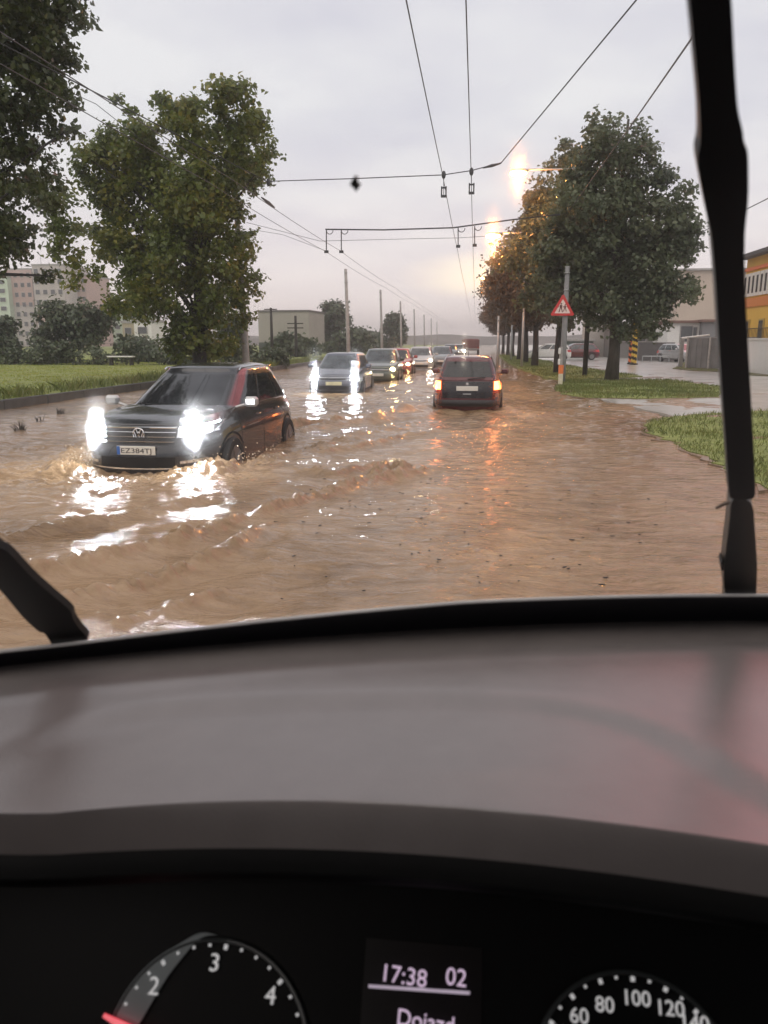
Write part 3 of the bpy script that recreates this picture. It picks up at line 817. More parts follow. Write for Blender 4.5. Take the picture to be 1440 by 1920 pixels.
    # tail lamps
    if 'tail' in sp:
        ta, tb, xa, xb = sp['tail']
        for sx in (-1, 1):
            tl = slab('tail_lamp', lambda u, v, o: F_(sx*(xa+(xb-xa)*u), ta+(tb-ta)*v, o+.006, -1), 6, 6, sp.get('tailm', M['red_paint']))
            if sp.get('taillit'):
                q = MB(); q.grid(lambda u, v: F_(sx*(xa+.015+(xb-xa-.03)*u), ta+(tb-ta)*(.28+.66*v), .02, -1), 4, 4); q.build('lit_lens', sp['taillit'], tl, True)
    if sp.get('rails'):
        for sx in (-1, 1):
            w, yc, lh, z = gdim(1); q = MB(); xr = sx*(w-.06)
            q.tube([(xr, yc+lh*.86, z+.01), (xr, yc+lh*.78, z+.04), (xr, yc, z+.055), (xr, yc-lh*.78, z+.04), (xr, yc-lh*.86, z+.005)], .012, 8)
            q.build('roof_rail', sp['rails'], root, True)
    return root, F_, S_, gdim

def put_text(txt, size, parent, loc, rot, m_, nm, width=None, origin=None, extr=.0008):
    cu = bpy.data.curves.new(nm, 'FONT'); cu.body = txt; cu.size = size; cu.extrude = extr
    ob = bpy.data.objects.new(nm+'_src', cu); COL.objects.link(ob)
    bpy.context.view_layer.update()
    me = bpy.data.meshes.new_from_object(ob.evaluated_get(bpy.context.evaluated_depsgraph_get()))
    bpy.data.objects.remove(ob); bpy.data.curves.remove(cu)
    if width:
        xs = [v.co.x for v in me.vertices]; s = width/max(1e-6, max(xs)-min(xs)); x0 = min(xs)
        for v in me.vertices: v.co.x = (v.co.x-x0)*s
    for v in me.vertices: v.co = Vector(loc)+rot @ v.co
    me.materials.clear(); me.materials.append(m_); me.name = nm
    o = bpy.data.objects.new(nm, me); COL.objects.link(o); o.parent = parent
    return o

def paint(name, c, rough=.22, metal=.35):
    return mat(name, c, rough, metal, var=.12, scale=5, coat=.8, bump=.02, bscale=60)
M['pt_suv'] = paint('near black paint', (.018,.020,.025))
M['pt_wag'] = paint('dark red paint', (.085,.008,.014), .25, .1)
M['pt_c2'] = paint('slate paint', (.10,.11,.14))
M['pt_c3'] = paint('grey green paint', (.07,.085,.075))
M['pt_red'] = paint('red paint', (.28,.02,.02), .25, .1)
M['pt_silver'] = paint('silver paint', (.42,.42,.42), .3, .6)
M['pt_grey'] = paint('mid grey paint', (.16,.17,.18))
HL = 310.
M['hl_white'] = emat('white xenon lamp', (.93, .96, 1.0), HL*1.5)
M['hl_white2'] = emat('white halogen lamp', (.90, .93, 1.0), HL*1.2)
M['hl_warm'] = emat('yellow halogen lamp', (1.0, .72, .33), HL*.7)
M['hl_soft'] = emat('warm far lamp', (1.0, .86, .68), HL*.7)
M['tail_lit'] = emat('lit orange tail lens', (1.0, .22, .03), 15)
M['tail_red'] = mat('red lens', (.35,.02,.015), .15, var=.1)

suv = dict(L=4.82, W=1.92, zb=.20, p=4.2, pg=4.2, prof=[(-2.4,.95),(-2.2,1.10),(-1.2,1.12),(1.0,1.10),(1.25,1.085),(1.7,1.055),(2.0,1.015),(2.2,.955),(2.42,.86)],
           gh=(1.34,.22,-1.72,-2.26), zgh=(1.05,1.57), wgh=(1.70,1.32), crown=.10, wins=[(.28,.80),(-.32,.22),(-.86,-.38)], doors=[(.08,1.05),(-.92,.04)],
           axles=(1.40,-1.36), wr=.36, paint=M['pt_suv'], hl=(.80,.925), hlx=(.50,.86), hlm=M['steel'], lamp=M['hl_white'], lampr=.115, drl=True, grille=(.72,.95,4), badge=True,
           lower=(.42,.56), bumper_trim=.40, plate=(.645, 'EZ384TJ', 1), tail=(.85,1.02,.5,.86), rails=M['chrome'], beltline=True, mirrorm=M['pt_silver'], shoulder=.11)
WD = .36     # how deep the cars sit in the water
suv_o = make_car('suv', suv, (SUV_X+.10, SUV_Y+2.40, -WD), PI+R(-2.0), 'dark SUV ploughing through the flood with both headlights blazing, nearest car on the left', 'oncoming cars')[0]
wag = dict(L=4.35, W=1.70, zb=.20, p=6, prof=[(-2.2,.90),(-2.1,.96),(-1.0,.97),(.9,.95),(1.2,.93),(2.0,.80),(2.2,.62)],
           gh=(1.10,.28,-1.72,-2.12), zgh=(.93,1.45), wgh=(1.52,1.18), crown=.05, wins=[(.34,.82),(-.22,.28),(-.84,-.28)], doors=[(.02,.95),(-.85,-.02)],
           axles=(1.30,-1.24), wr=.30, paint=M['pt_wag'], hl=(.6,.72), hlx=(.5,.8), tail=(.62,.92,.63,.83), tailm=M['tail_red'], taillit=M['tail_lit'], plate=(.735, '', -1), eu=False,
           rails=M['steel'], shoulder=.05)
wag_o, wF, wS, wg = make_car('estate_car', wag, (WAG_X, WAG_Y+2.18, -.20), R(-1), 'dark red estate car driving away with orange lit tail lamps', None)
# black rear hatch panel, bumper, wiper
q = MB(); q.grid(lambda u, v: wF(-.60+1.20*u, .50+.40*v, .010, -1), 12, 8); hatch = q.build('tailgate', mat('dark hatch', (.012,.012,.016), .25, var=.2), wag_o, True)
q = MB(); q.box(Vector((0, wF(0,.66,0,-1).y-.02, .60)), (.20, .02, .03), bev=.006); q.build('tow_cover', M['steel'], hatch)
q = MB(); q.grid(lambda u, v: wF(-.78+1.56*u, .30+.16*v, .02+.025*math.sin(PI*v), -1), 14, 5); q.build('rear_bumper', mat('bumper plastic', (.02,.018,.02), .5), wag_o, True)
q = MB(); q.cyl(Vector((0, wF(0,.84,0,-1).y-.018, .845)), (0,1,0), .035, .012, 16); q.build('emblem', M['chrome'], hatch)
q = MB(); q.tube([(.0,-2.13,.955), (.30,-2.135,.985), (.42,-2.125,.99)], .012, 6); q.build('rear_wiper', M['blk'], wag_o)
q = MB(); q.tube([(0,-1.55,1.45), (0,-1.62,1.62)], .006, 5); q.build('aerial', M['blk'], wag_o)

hatch_sp = dict(L=4.15, W=1.76, zb=.20, p=5, prof=[(-2.1,.88),(-1.9,.95),(.9,.94),(1.2,.92),(1.9,.78),(2.1,.66)],
           gh=(1.25,.35,-1.5,-1.95), zgh=(.91,1.40), wgh=(1.52,1.16), crown=.06, wins=[(.30,.82),(-.28,.24),(-.82,-.34)], doors=[(.05,.98),(-.8,.01)],
           axles=(1.28,-1.22), wr=.31, hl=(.60,.72), hlx=(.50,.80), lampr=.08, grille=(.62,.70,2), lower=(.30,.42), plate=(.50, '', 1), eu=False, tail=(.7,.9,.6,.84), shoulder=.07)
def oncoming(sp, px, py, rz, depth, name, label, **kw):
    s = dict(sp); s.update(kw); p = G(px, py); s['detail'] = 1
    o = make_car(name, s, (p.x, p.y+s['L']/2, -depth), PI+rz, label, 'oncoming cars')[0]
    return o
oncoming(hatch_sp, 624, 738, R(1), .18, 'hatchback', 'slate hatchback with glaring white headlights behind the SUV', paint=M['pt_c2'], lamp=M['hl_white2'], glass=M['winglass2'], lampr=.115, platem=mat('yellowish plate', (.75,.75,.5), .4))  # licence plate in a yellowish tone
oncoming(wag, 704, 716, R(2), .16, 'saloon_car', 'grey green car with yellow headlights behind the slate hatchback', paint=M['pt_c3'], lamp=M['hl_warm'], glass=M['winglass2'], plate=(.45,'',1), rails=None, lampr=.08, grille=(.60,.70,1))
oncoming(hatch_sp, 738, 703, R(2), .15, 'hatchback', 'red hatchback half hidden behind the grey green car', paint=M['pt_red'], lamp=M['hl_warm'], lampr=.07)
oncoming(hatch_sp, 784, 694, R(2), .12, 'hatchback', 'silver hatchback with warm headlights in the middle of the queue', paint=M['pt_silver'], lamp=M['hl_soft'], glass=M['winglass2'])
oncoming(hatch_sp, 826, 688, R(2), .12, 'hatchback', 'grey hatchback without lights beside the estate car roof', paint=M['pt_grey'], glass=M['winglass2'])
oncoming(hatch_sp, 858, 668, R(1), .1, 'hatchback', 'far pale car with bright lights above the estate car roof', paint=M['pt_silver'], lamp=M['hl_soft'], lampr=.16)
oncoming(hatch_sp, 843, 671, R(1), .1, 'hatchback', 'far grey car left of the pale far car with bright lights', paint=M['pt_grey'], lamp=M['hl_soft'], lampr=.06)

M['truck_red'] = mat('dull red paint', (.13,.035,.035), .5)
# red truck far ahead
p = G(882, 664); tr = empty('truck', (p.x, p.y, -.1), 0, 'far red box truck on the road above the estate car', 'truck')
q = MB(); q.box((0, 3.4, 1.35), (2.3, 6.4, 1.3), bev=.08); q.build('cargo_box', M['truck_red'], tr)
q = MB(); q.box((0, 7.5, 1.3), (2.2, 1.7, 1.6), bev=.2); q.build('cab', M['truck_red'], tr)
q = MB(); q.box((0, .15, .75), (2.3, .12, .14), bev=.02); q.build('bumper', M['steel'], tr)
for sx in (-1, 1):
    for yy in (1.4, 7.2):
        q = MB(); q.cyl((sx*1.0, yy, .5), (1,0,0), .5, .3, 20); q.build('wheel', M['tyre'], tr)
    q = MB(); q.box((sx*1.0, .07, .95), (.22, .05, .14)); q.build('tail_lamp', M['tail_red'], tr)

# parked cars on the right
for i, (px, py, rz, pm, lab) in enumerate(((1284, 680, R(205), 'pt_silver', 'silver parked car nearest the grey fence'), (1262, 676, R(205), 'pt_grey', 'grey parked car left of the silver one by the fence'),
                                           (1084, 676, R(100), 'pt_wag', 'red parked car seen between the tree trunks'), (1032, 676, R(90), 'white_paint', 'white parked car seen behind the row of trunks'))):
    s = dict(hatch_sp); s['paint'] = M[pm]; s['detail'] = 1; s['glass'] = M['winglass2']
    p = G(px, py)
    make_car('parked_car', s, (p.x, p.y+2.0, .012), rz, lab, 'parked cars')

# ------------------------------------------------------------------ trolley-bus line
def pole(name, x, y, ztop, r0, r1, label, group, m_=None, lean=0.):
    root = empty(name, (x, y, 0), 0, label, 'pole', group)
    q = MB(); q.tube([(0,0,-.45), (lean*.3,0,ztop*.3), (lean,0,ztop)], [r0, r0*.7+r1*.3, r1], 14); q.build('shaft', m_ or M['concrete'], root, 'all')
    q = MB()
    for zz in (ztop-.25, ztop-.9): q.tube([(lean*zz/ztop+(r1+.02)*math.cos(2*PI*k/16), (r1+.02)*math.sin(2*PI*k/16), zz) for k in range(17)], .018, 6, cap=False)
    q.build('clamp', M['steel'], root)
    return root
LPX = -9.0
lp = [(30.2, 'concrete pole beside the lime tree, tallest on the left'), (55.5, 'second concrete pole on the left, over the slate hatchback'), (78, 'third pole on the left, before the small far tree'), (100, 'fourth pole on the left'),
      (124, 'fifth pole on the left'), (150, 'sixth pole on the left'), (176, 'seventh pole on the left, tiny'), (205, 'eighth pole on the left, tiny near the embankment')]
ordn = ['', '', '', 'fourth concrete pole on the left, right of the small far tree', 'fifth concrete pole on the left, far down the queue', 'sixth concrete pole on the left, a thin line over the queue', 'seventh concrete pole on the left, a hairline in the distance', 'farthest concrete pole on the left, before the embankment']
for i, (yy, lab) in enumerate(lp):
    pole('trolley_pole', LPX-(.4*i/3 if i > 1 else 0), yy, 6.6, .15, .10, ordn[i] or lab, 'trolley wire poles on the left', lean=-.18)
RP = G(1052, 719)
rpole = pole('sign_pole', RP.x+.03, RP.y, 4.5, .13, .085, 'concrete pole carrying the red warning sign', None, mat('grey wet concrete', (.20,.20,.20), .6, var=.2, scale=5), lean=.0)
pole('trolley_pole', 3.5, 5.0, 7.0, .15, .11, 'near concrete pole out at the right kerb', None)
pole('trolley_pole', LPX, 5.0, 6.8, .15, .11, 'near concrete pole out at the left edge', None)
for i, (px, py, zt, lab) in enumerate(((978, 690, 5.5, 'pale pole among the dark trunks of the right row'), (958, 676, 5, 'thin grey pole at the far end of the right verge'), (932, 690, 3.2, 'short grey post beside the estate car'))):
    p = G(px, py); pole('post', p.x, p.y, zt, .09, .07, lab, None, M['steel'])
# wooden poles before the grey hall
for px, ptop, lab in ((511, 577, 'dark wooden power pole in front of the left half of the grey hall'), (556, 592, 'dark wooden power pole with two crossarms in front of the right half of the hall')):
    y = 72.; p = DY(px, 680, y); pt = DY(px, ptop, y)
    r_ = empty('power_pole', (p.x, y, 0), 0, lab, 'pole')
    q = MB(); q.tube([(0,0,0), (0,0,pt.z)], [.16, .11], 10); q.build('shaft', M['barkdark'], r_, 'all')
    for zz, w in ((pt.z-.15, 1.2 if px < 530 else 0), (pt.z-.7, 1.5 if px > 530 else 0), (pt.z-1.1, 1.5 if px > 530 else 0)):
        if w: q = MB(); q.box((0, -.13, zz), (w, .08, .1)); q.build('crossarm', M['barkdark'], r_)

def wire(name, pts, r, label, cat='wire', sag=0., m_=None, group=None, n=24):
    out = []
    for i in range(len(pts)-1):
        a, b_ = Vector(pts[i]), Vector(pts[i+1]); sg = sag*(b_-a).length
        for k in range(n+(1 if i == len(pts)-2 else 0)):
            u = k/n; w = a.lerp(b_, u); w.z -= sg*4*u*(1-u); out.append(w)
    q = MB(); q.tube(out, r, 5)
    o = q.build(name, m_ or M['wire'], None, 'all'); tag(o, label, cat, group); return o
zw = 5.32
A1, A2 = G(835, 352, zw), G(884, 352, zw); B1, B2 = G(612, 472, zw), G(641, 472, zw)
rs = [A1.y+27.0*k for k in range(-1, 9)]
def rail(p, label, side):
    ysr = [-8., 18.6, 33.] + [56+24*k for k in range(8)]
    pts = [(p.x+.02*math.sin(i*3), yy, zw+(-.03 if i % 2 else 0)) for i, yy in enumerate(ysr)]
    return wire('trolley_wire', pts, .0085, label, 'trolley wire', .0035, group='trolley wires', n=10)
rail(A1, 'left wire of the pair running overhead above our lane', 0); rail(A2, 'right wire of the pair running overhead above our lane', 0)
rail(B1, 'left wire of the pair over the oncoming lane', 1); rail(B2, 'right wire of the pair over the oncoming lane', 1)
# span 1 (thin) with insulators
def span(name, pxs, y, r, label, extra=None, ends=()):
    root = empty(name, (0, y, 0), 0, label, 'span wire')
    P = [DY(a, b_, y) for a, b_ in pxs]
    P = [Vector(e_[0]) for e_ in ends if e_[1] == 0]+P+[Vector(e_[0]) for e_ in ends if e_[1] == 1]
    q = MB(); q.tube([p-Vector((0, y, 0)) for p in P], r, 6); q.build('cable', M['wiredark'], root, 'all')
    return root
s1 = span('span_wire', [(500,340),(660,335),(830,328),(883,320),(940,305)], 18.6, .011, 'thin cross wire holding the nearer wire hangers', ends=[((LPX, 5.2, 6.5), 0), ((3.5, 5.1, 6.6), 1)])
def hang(root, px, py0, py1, y, box=True, m_=None):
    a, b_ = DY(px, py0, y)-Vector((0, y, 0)), DY(px, py1, y)-Vector((0, y, 0))
    q = MB(); q.tube([a+Vector((-.02,0,0)), a, b_], .008, 5)
    q.sphere(a+Vector((0,0,-.02)), (.05,.05,.09), 8, 5)
    if box:
        for sx in (-.05, .05): q.box(b_+Vector((sx, 0, .10)), (.03, .03, .22))
        q.box(b_+Vector((0, 0, .18)), (.13, .04, .03)); q.box(b_+Vector((0, 0, .0)), (.13, .06, .05))
    q.build('hanger', m_ or M['wiredark'], root, True)
hang(s1, 832, 326, 368, 18.6); hang(s1, 884, 320, 362, 18.6)
hang(s1, 503, 340, 345, 18.6, False)
q = MB(); a = DY(905, 315, 18.6)-Vector((0,18.6,0)); b_ = DY(940, 306, 18.6)-Vector((0,18.6,0)); q.tube([a, a.lerp(b_,.5), b_], [.014,.035,.014], 8); q.build('insulator', M['wiredark'], s1, True)
# span 2 (bracket cable with curved hangers)
s2 = span('span_wire', [(610,430),(720,431),(850,427),(960,412),(1050,402)], 31.0, .028, 'thick cross cable with curved wire hangers by the big tree')
def hook(px, y0, y1, side):
    a, b_ = DY(px, y0, 31.)-Vector((0,31,0)), DY(px, y1, 31.)-Vector((0,31,0))
    q = MB(); q.tube([a, b_], .022, 6)
    q.tube([a+Vector((.26-.13*math.cos(PI*k/8)-.13, 0, -.02-.14*math.sin(PI*k/8))) for k in range(9)], .015, 5)
    q.box(b_, (.16, .07, .10)); q.build('hanger', M['wiredark'], s2, True)
hook(612, 431, 472, 0); hook(640, 431, 472, 0); hook(859, 427, 462, 1); hook(890, 424, 460, 1)
s3 = span('span_wire', [(462,417),(600,452),(760,448),(860,446),(960,440),(1050,425)], 31.6, .009, 'faint lower cross wire below the thick cable')
s3b = span('span_wire', [(470,430),(530,440),(610,470)], 31.3, .008, 'short guy wire from the left concrete pole')
q = MB(); a = DY(500,372,23)-Vector((0,31.3,0)); 
p = DY(503, 380, 23.); iw = MB(); iw.tube([p+Vector((-.0,-.7,.02)), p, p+Vector((0,.7,-.02))], [.02,.05,.02], 8)
tag(iw.build('wire_splice', M['wiredark'], None, True), 'dark bulging splice on the left overhead wire', 'insulator')
wire('feeder_cable', [DY(1440-60, -100, 9.5), DY(1295, 75, 12.6), DY(1180, 240, 19.5), DY(1060, 405, 34)], .016, 'cable running along the right side behind the wiper to the big tree', 'cable')
wire('feeder_cable', [DY(1560, 305, 16), DY(1440, 372, 22), DY(1400, 392, 25), DY(1330, 428, 30), DY(1230,480,45)], .014, 'cable right of the wiper above the yellow building', 'cable')
wire('guy_wire', [DY(80, 150, 20), DY(180, 195, 22.), DY(300, 290, 26.), DY(440, 360, 29.8)], .010, 'thin guy wire between the two lime trees', 'wire')

# ------------------------------------------------------------------ street lamps (lit sodium heads)
M['sodium'] = emat('lit sodium lamp', (1.0, .36, .07), 210.)
def street_lamp(px, py, y, polex, label):
    hd = DY(px, py, y); root = empty('street_lamp', (polex, y, 0), 0, label, 'street lamp', 'lit street lamps')
    z = hd.z
    q = MB(); q.tube([(0,0,-.3), (0,0,z*.5), (0,0,z-.1)], [.12, .10, .07], 12); q.build('pole', M['barkdark'], root, 'all')
    q = MB(); q.tube([(0,0,z-.15), (-.15,0,z+.05), (hd.x-polex+.35,0,z+.08)], [.06,.045,.035], 8); q.build('arm', M['steel'], root, 'all')
    q = MB(); q.sphere((hd.x-polex, 0, z+.05), (.42, .17, .10), 16, 8); h_ = q.build('head', M['steel'], root, True)
    q = MB(); q.sphere((hd.x-polex-.05, 0, z-.07), (.38, .18, .13), 14, 8); q.build('lamp', M['sodium'], h_, True)
    li = bpy.data.lights.new('sodium_glow', 'POINT'); li.energy = 600; li.color = (1, .33, .08); li.shadow_soft_size = .15
    lo = bpy.data.objects.new('sodium_glow', li); COL.objects.link(lo); lo.parent = root; lo.location = (hd.x-polex-.05, 0, z-.25)
street_lamp(974, 322, 38.0, 5.2, 'lit orange street lamp at the top of the second right tree')
street_lamp(926, 440, 44, 4.6, 'lit orange street lamp in front of the rusty tree row')
street_lamp(908, 520, 88, 4.0, 'far lit street lamp low over the road')

# ------------------------------------------------------------------ warning sign on the pole
sp_ = DY(1055, 578, RP.y-.18)
sg = empty('warning_sign', (sp_.x, sp_.y, sp_.z), R(4), 'red triangle children warning sign on the concrete pole', 'traffic sign')
def tri(r): return [(0, r), (-r*.866, -r*.5), (r*.866, -r*.5)]
def rtri(r, rad):
    out = []
    for k, (x, z) in enumerate(tri(r)):
        a0 = PI/2+k*2*PI/3
        cx_, cz_ = x-rad*2*math.cos(a0)*1., z-rad*2*math.sin(a0)*1.
        for j in range(5): a = a0-PI/3+2*PI/3*j/4; out.append((cx_+rad*math.cos(a), cz_+rad*math.sin(a)))
    return out
q = MB(); q.prism([(x, 0, z) for x, z in rtri(.56, .05)], (0, .02, 0)); q.build('red_border', M['red_paint'], sg)
q = MB(); q.prism([(x, -.003, z-.01) for x, z in rtri(.36, .02)], (0, .002, 0)); q.build('white_field', mat('pink white reflective', (.78,.62,.58), .4, var=.06), sg)
def figure(q, x0, s, flip):
    f = -1 if flip else 1
    def pr_(pts): q.prism([(x0+f*a*s, -.006, b_*s) for a, b_ in pts], (0, .002, 0))
    q.cyl((x0+f*.01*s, -.005, .20*s), (0,1,0), .038*s, .002, 12)
    pr_([(-.045,.15),(.045,.15),(.05,.0),(-.05,.0)]); pr_([(-.05,.005),(-.005,.005),(-.06,-.18),(-.10,-.17)]); pr_([(.005,.005),(.05,.005),(.10,-.17),(.06,-.18)])
    pr_([(.04,.14),(.055,.11),(.12,.04),(.135,.06)]); pr_([(-.04,.14),(-.055,.11),(-.12,.03),(-.135,.05)])
q = MB(); figure(q, -.07, .85, False); figure(q, .09, .68, False); q.build('symbol', mat('sign ink', (.10,.015,.015), .5), sg)
for zz in (.12, -.12):
    q = MB(); q.box((.0, .05, zz), (.3, .06, .03)); q.build('bracket', M['steel'], sg)
# orange and white marker post standing in front of the pole
p = G(1049, 723); mk = empty('marker_post', (p.x, p.y-.25, 0), 0, 'slim white and orange marker post in front of the sign pole', 'post')
hz_ = lambda py: DY(1050, py, p.y).z
q = MB(); q.tube([(0,0,-.3), (0,0,hz_(700))], [.085,.085], 12); q.build('white_base', mat('cream post paint', (.66,.62,.47), .6), mk, True)
q = MB(); q.tube([(0,0,hz_(700)), (0,0,hz_(684))], [.095,.095], 12); q.build('orange_band', M['orange_paint'], mk, True)
q = MB(); q.tube([(-.02,0,hz_(684)), (-.04,0,hz_(650))], [.07,.06], 10); q.build('grey_upper', M['concrete'], mk, True)
q = MB()
for zz in (hz_(678), hz_(658)): q.box((-.09, -.05, zz), (.09, .05, .22), bev=.02)
q.build('reflector', M['white_paint'], mk)

# yellow and black hazard post on the far pavement (two stand together)
def hazard(px, pyb, pyt, y, r_, label, mats):
    b0 = DY(px, pyb, y); zt = DY(px, pyt, y).z
    root = empty('hazard_post', (b0.x, y, .0), 0, label, 'post', 'hazard posts')
    q = MB(); nn = 40; nv = 48; vs = []; fs = []
    for j in range(nv+1):
        for i in range(14):
            a = 2*PI*i/14; vs.append((r_*math.cos(a), r_*math.sin(a), zt*j/nv))
    mi = []
    for j in range(nv):
        for i in range(14):
            fs.append((j*14+i, j*14+(i+1) % 14, (j+1)*14+(i+1) % 14, (j+1)*14+i))
            ph = (j/nv*zt/.42+i/14) % 1; mi.append(0 if ph < .5 else 1)
    q.v = vs; q.f = fs; q.mi = mi
    q.build('striped_shaft', mats, root)
    q = MB(); q.sphere((0, 0, zt), (r_*1.05, r_*1.05, r_*.5), 12, 6); q.build('cap', M['blk'], root, True)
    q = MB(); q.cyl((0, 0, .05), (0,0,1), r_*1.5, .1, 14); q.build('base', M['blk'], root)
hazard(1188, 681, 606, 58, .20, 'yellow and black striped post on the pavement beyond the big tree', [M['yellow_paint'], M['blk']])
hazard(1181, 679, 636, 59.5, .13, 'shorter orange post half hidden behind the striped post', [M['orange_paint'], M['barkdark']])

# ------------------------------------------------------------------ buildings
M['flat_grey'] = mat('grey render', (.50,.455,.435), .85, var=.08, scale=.4)
M['flat_pink'] = mat('pink render', (.48,.345,.315), .85, var=.08, scale=.4)
M['flat_green'] = mat('pale green render', (.54,.64,.51), .85, var=.08, scale=.4)
M['pane'] = mat('dark pane', (.07,.075,.08), .12, var=.3)
M['frame'] = mat('window frame', (.36,.34,.33), .6, var=.05)
def window(root, x, z, w, h_, yf, m_=None):
    q = MB(); q.box((x, yf-.04, z), (w+.14, .08, h_+.14)); f = q.build('window', M['frame'], root)
    q = MB(); q.box((x, yf-.075, z), (w, .03, h_)); q.build('pane', m_ or M['pane'], f)
def flats(px0, px1, pyt, y, name, label, mwall, bands, nf, ncol, ant=0, depth=14., rz=0.):
    a, b_ = DY(px0, 650, y), DY(px1, 650, y); zt = DY(px0, pyt, y).z; w = b_.x-a.x
    root = empty(name, ((a.x+b_.x)/2, y, 0), rz, label, 'building', 'blocks of flats')
    q = MB(); q.box((0, depth/2, zt/2), (w, depth, zt)); q.build('wall', mwall, root)
    q = MB(); q.box((0, depth/2, zt+.2), (w+.3, depth+.3, .4)); q.build('roof', M['concrete'], root)
    for (x0, x1, z0, z1, m_) in bands:
        q = MB(); q.box((-w/2+w*(x0+x1)/2, -.06, zt*(z0+z1)/2), (w*(x1-x0), .12, zt*(z1-z0))); q.build('facade_panel', m_, root)
    for f in range(nf):
        for c in range(ncol):
            window(root, -w/2+w*(c+.5)/ncol, zt*(f+.45)/nf, min(1.5, w/ncol*.5), zt/nf*.42, -.12)
    for k in range(ant):
        q = MB(); x = random.uniform(-w*.4, w*.4); q.tube([(x, 3, zt), (x, 3, zt+2.6)], .06, 5)
        q.box((x, 3, zt+2.2), (1.0, .05, .05)); q.build('antenna', M['steel'], root)
Y0 = 205.
flats(-60, 26, 520, Y0, 'apartment_block', 'pale green block of flats at the left frame edge', M['flat_green'], [(0,.35,.0,1,M['flat_grey'])], 8, 4, 0)
flats(24, 72, 506, Y0+2, 'apartment_block', 'pink and grey stair tower between the green and the grey flats', M['flat_grey'], [(0,1,.55,1,M['flat_pink'])], 8, 4, 1)
flats(74, 130, 498, Y0-3, 'apartment_block', 'tall plain grey block of flats with roof aerials', M['flat_grey'], [(.0,1,.30,.42,M['flat_pink'])], 8, 4, 3)
flats(131, 171, 517, Y0+4, 'apartment_block', 'pink block of flats right of the tall grey one', M['flat_pink'], [(.45,1,.3,.55,M['flat_grey'])], 8, 4, 1)
flats(172, 262, 590, Y0+30, 'apartment_block', 'low green block of flats seen under the lime tree', M['flat_green'], [], 4, 6, 0)
flats(232, 254, 606, 128, 'house', 'narrow beige house end under the lime tree', mat('beige render', (.40,.35,.24), .85, var=.08), [], 2, 1, 0, 6)
flats(254, 286, 604, 120, 'house', 'white house gable under the lime tree', M['white_paint'], [], 2, 1, 0, 6)
# grey hall on the left
y = 104.; a, b_ = DY(485, 655, y), DY(581, 655, y); zt = DY(485, 585, y).z; w = b_.x-a.x
hall = empty('grey_hall', ((a.x+b_.x)/2, y, 0), R(-4), 'plain grey metal hall behind the two wooden power poles', 'building')
m_ = mat('grey cladding', (.33,.315,.285), .7, var=.06, scale=.5)
q = MB()
for k in range(16): q.box((-w/2+w*(k+.5)/16, 4-.02*(k % 2), zt/2), (w/16, 8, zt))
q.build('wall', m_, hall)
q = MB(); q.box((0, 4, zt+.12), (w+.25, 8.3, .22)); q.build('roof', mat('dark roof edge', (.10,.095,.09), .7), hall)
q = MB(); q.box((0, -.12, .75), (w*.98, .2, 1.5)); q.build('plinth', mat('dark green plinth', (.05,.065,.055), .8), hall)
# white van behind the hedge, pale bench rail
p = DY(228, 682, 46.); q = MB()
bn = empty('bench', (p.x, 46., .18), 0, 'pale bench slab in front of the dark hedge', 'bench')
q = MB(); q.box((0, 0, .55), (1.65, .45, .08), bev=.02); q.build('seat', M['white_paint'], bn)
for sx in (-.65, .65): q = MB(); q.box((sx, 0, .25), (.12, .4, .52), bev=.02); q.build('leg', M['barkdark'], bn)
# right side buildings
y = 84.
def bx(name, label, px0, px1, pyt, y, m_, depth=8., roof=None, rz=0, wins=(), zbot=0, cat='building'):
    a, b_ = DY(px0, 650, y), DY(px1, 650, y); zt = DY(px0, pyt, y).z; w = b_.x-a.x
    root = empty(name, ((a.x+b_.x)/2, y, 0), rz, label, cat)
    q = MB(); q.box((0, depth/2, zt/2), (w, depth, zt)); q.build('wall', m_, root)
    if roof: q = MB(); q.box((0, depth/2-.1, zt+.12), (w+.4, depth+.6, .24), bev=.03); q.build('roof', roof, root)
    for (fx, pz0, pz1, ww) in wins:
        z0, z1 = DY(px0, pz1, y).z, DY(px0, pz0, y).z
        window(root, -w/2+w*fx, (z0+z1)/2, ww, z1-z0, 0)
    return root, w, zt
M['roofred'] = mat('roof edge brown', (.16,.09,.07), .8)
bx('warehouse', 'tall plain beige hall behind the white house', 1262, 1420, 508, 96, mat('beige cladding', (.50,.42,.35), .8, var=.05, scale=.3, bump=.0), 10, M['concrete'])
bx('house', 'low white house with a dark window left of the wiper', 1250, 1313, 606, 76, M['white_paint'], 6, M['roofred'], wins=((.55, 612, 640, 1.0), (.8, 614, 640, .3)))
bx('garage', 'grey flat garage behind the wiper next to the white house', 1314, 1400, 604, 75, mat('grey garage', (.19,.19,.195), .8, var=.08), 6, M['roofred'])
bx('house', 'low dark grey building behind the big tree trunk', 1150, 1249, 612, 82, mat('dark grey render', (.20,.19,.185), .85, var=.12, scale=.5), 6, M['concrete'], wins=((.2, 622, 640, 1.0), (.5, 622, 640, 1.0)))
bx('house', 'pale house gable seen left of the big trunk', 1104, 1150, 596, 88, mat('pale render', (.46,.43,.40), .85, var=.06), 6, M['concrete'])
bx('shed', 'greenish shed behind the row of trunks', 1062, 1112, 640, 86, mat('green grey shed', (.14,.19,.17), .8, var=.1), 4, M['concrete'])
# dark low wall in front of the dark building
w0 = DY(1195, 681, 70); w1 = DY(1262, 681, 70)
q = MB(); q.box(((w0.x+w1.x)/2, 70, DY(1195,642,70).z/2), (w1.x-w0.x, .25, DY(1195,642,70).z)); o = q.build('garden_wall', mat('dark wall', (.09,.085,.085), .85, var=.15)); tag(o, 'dark low wall beside the striped post', 'wall')
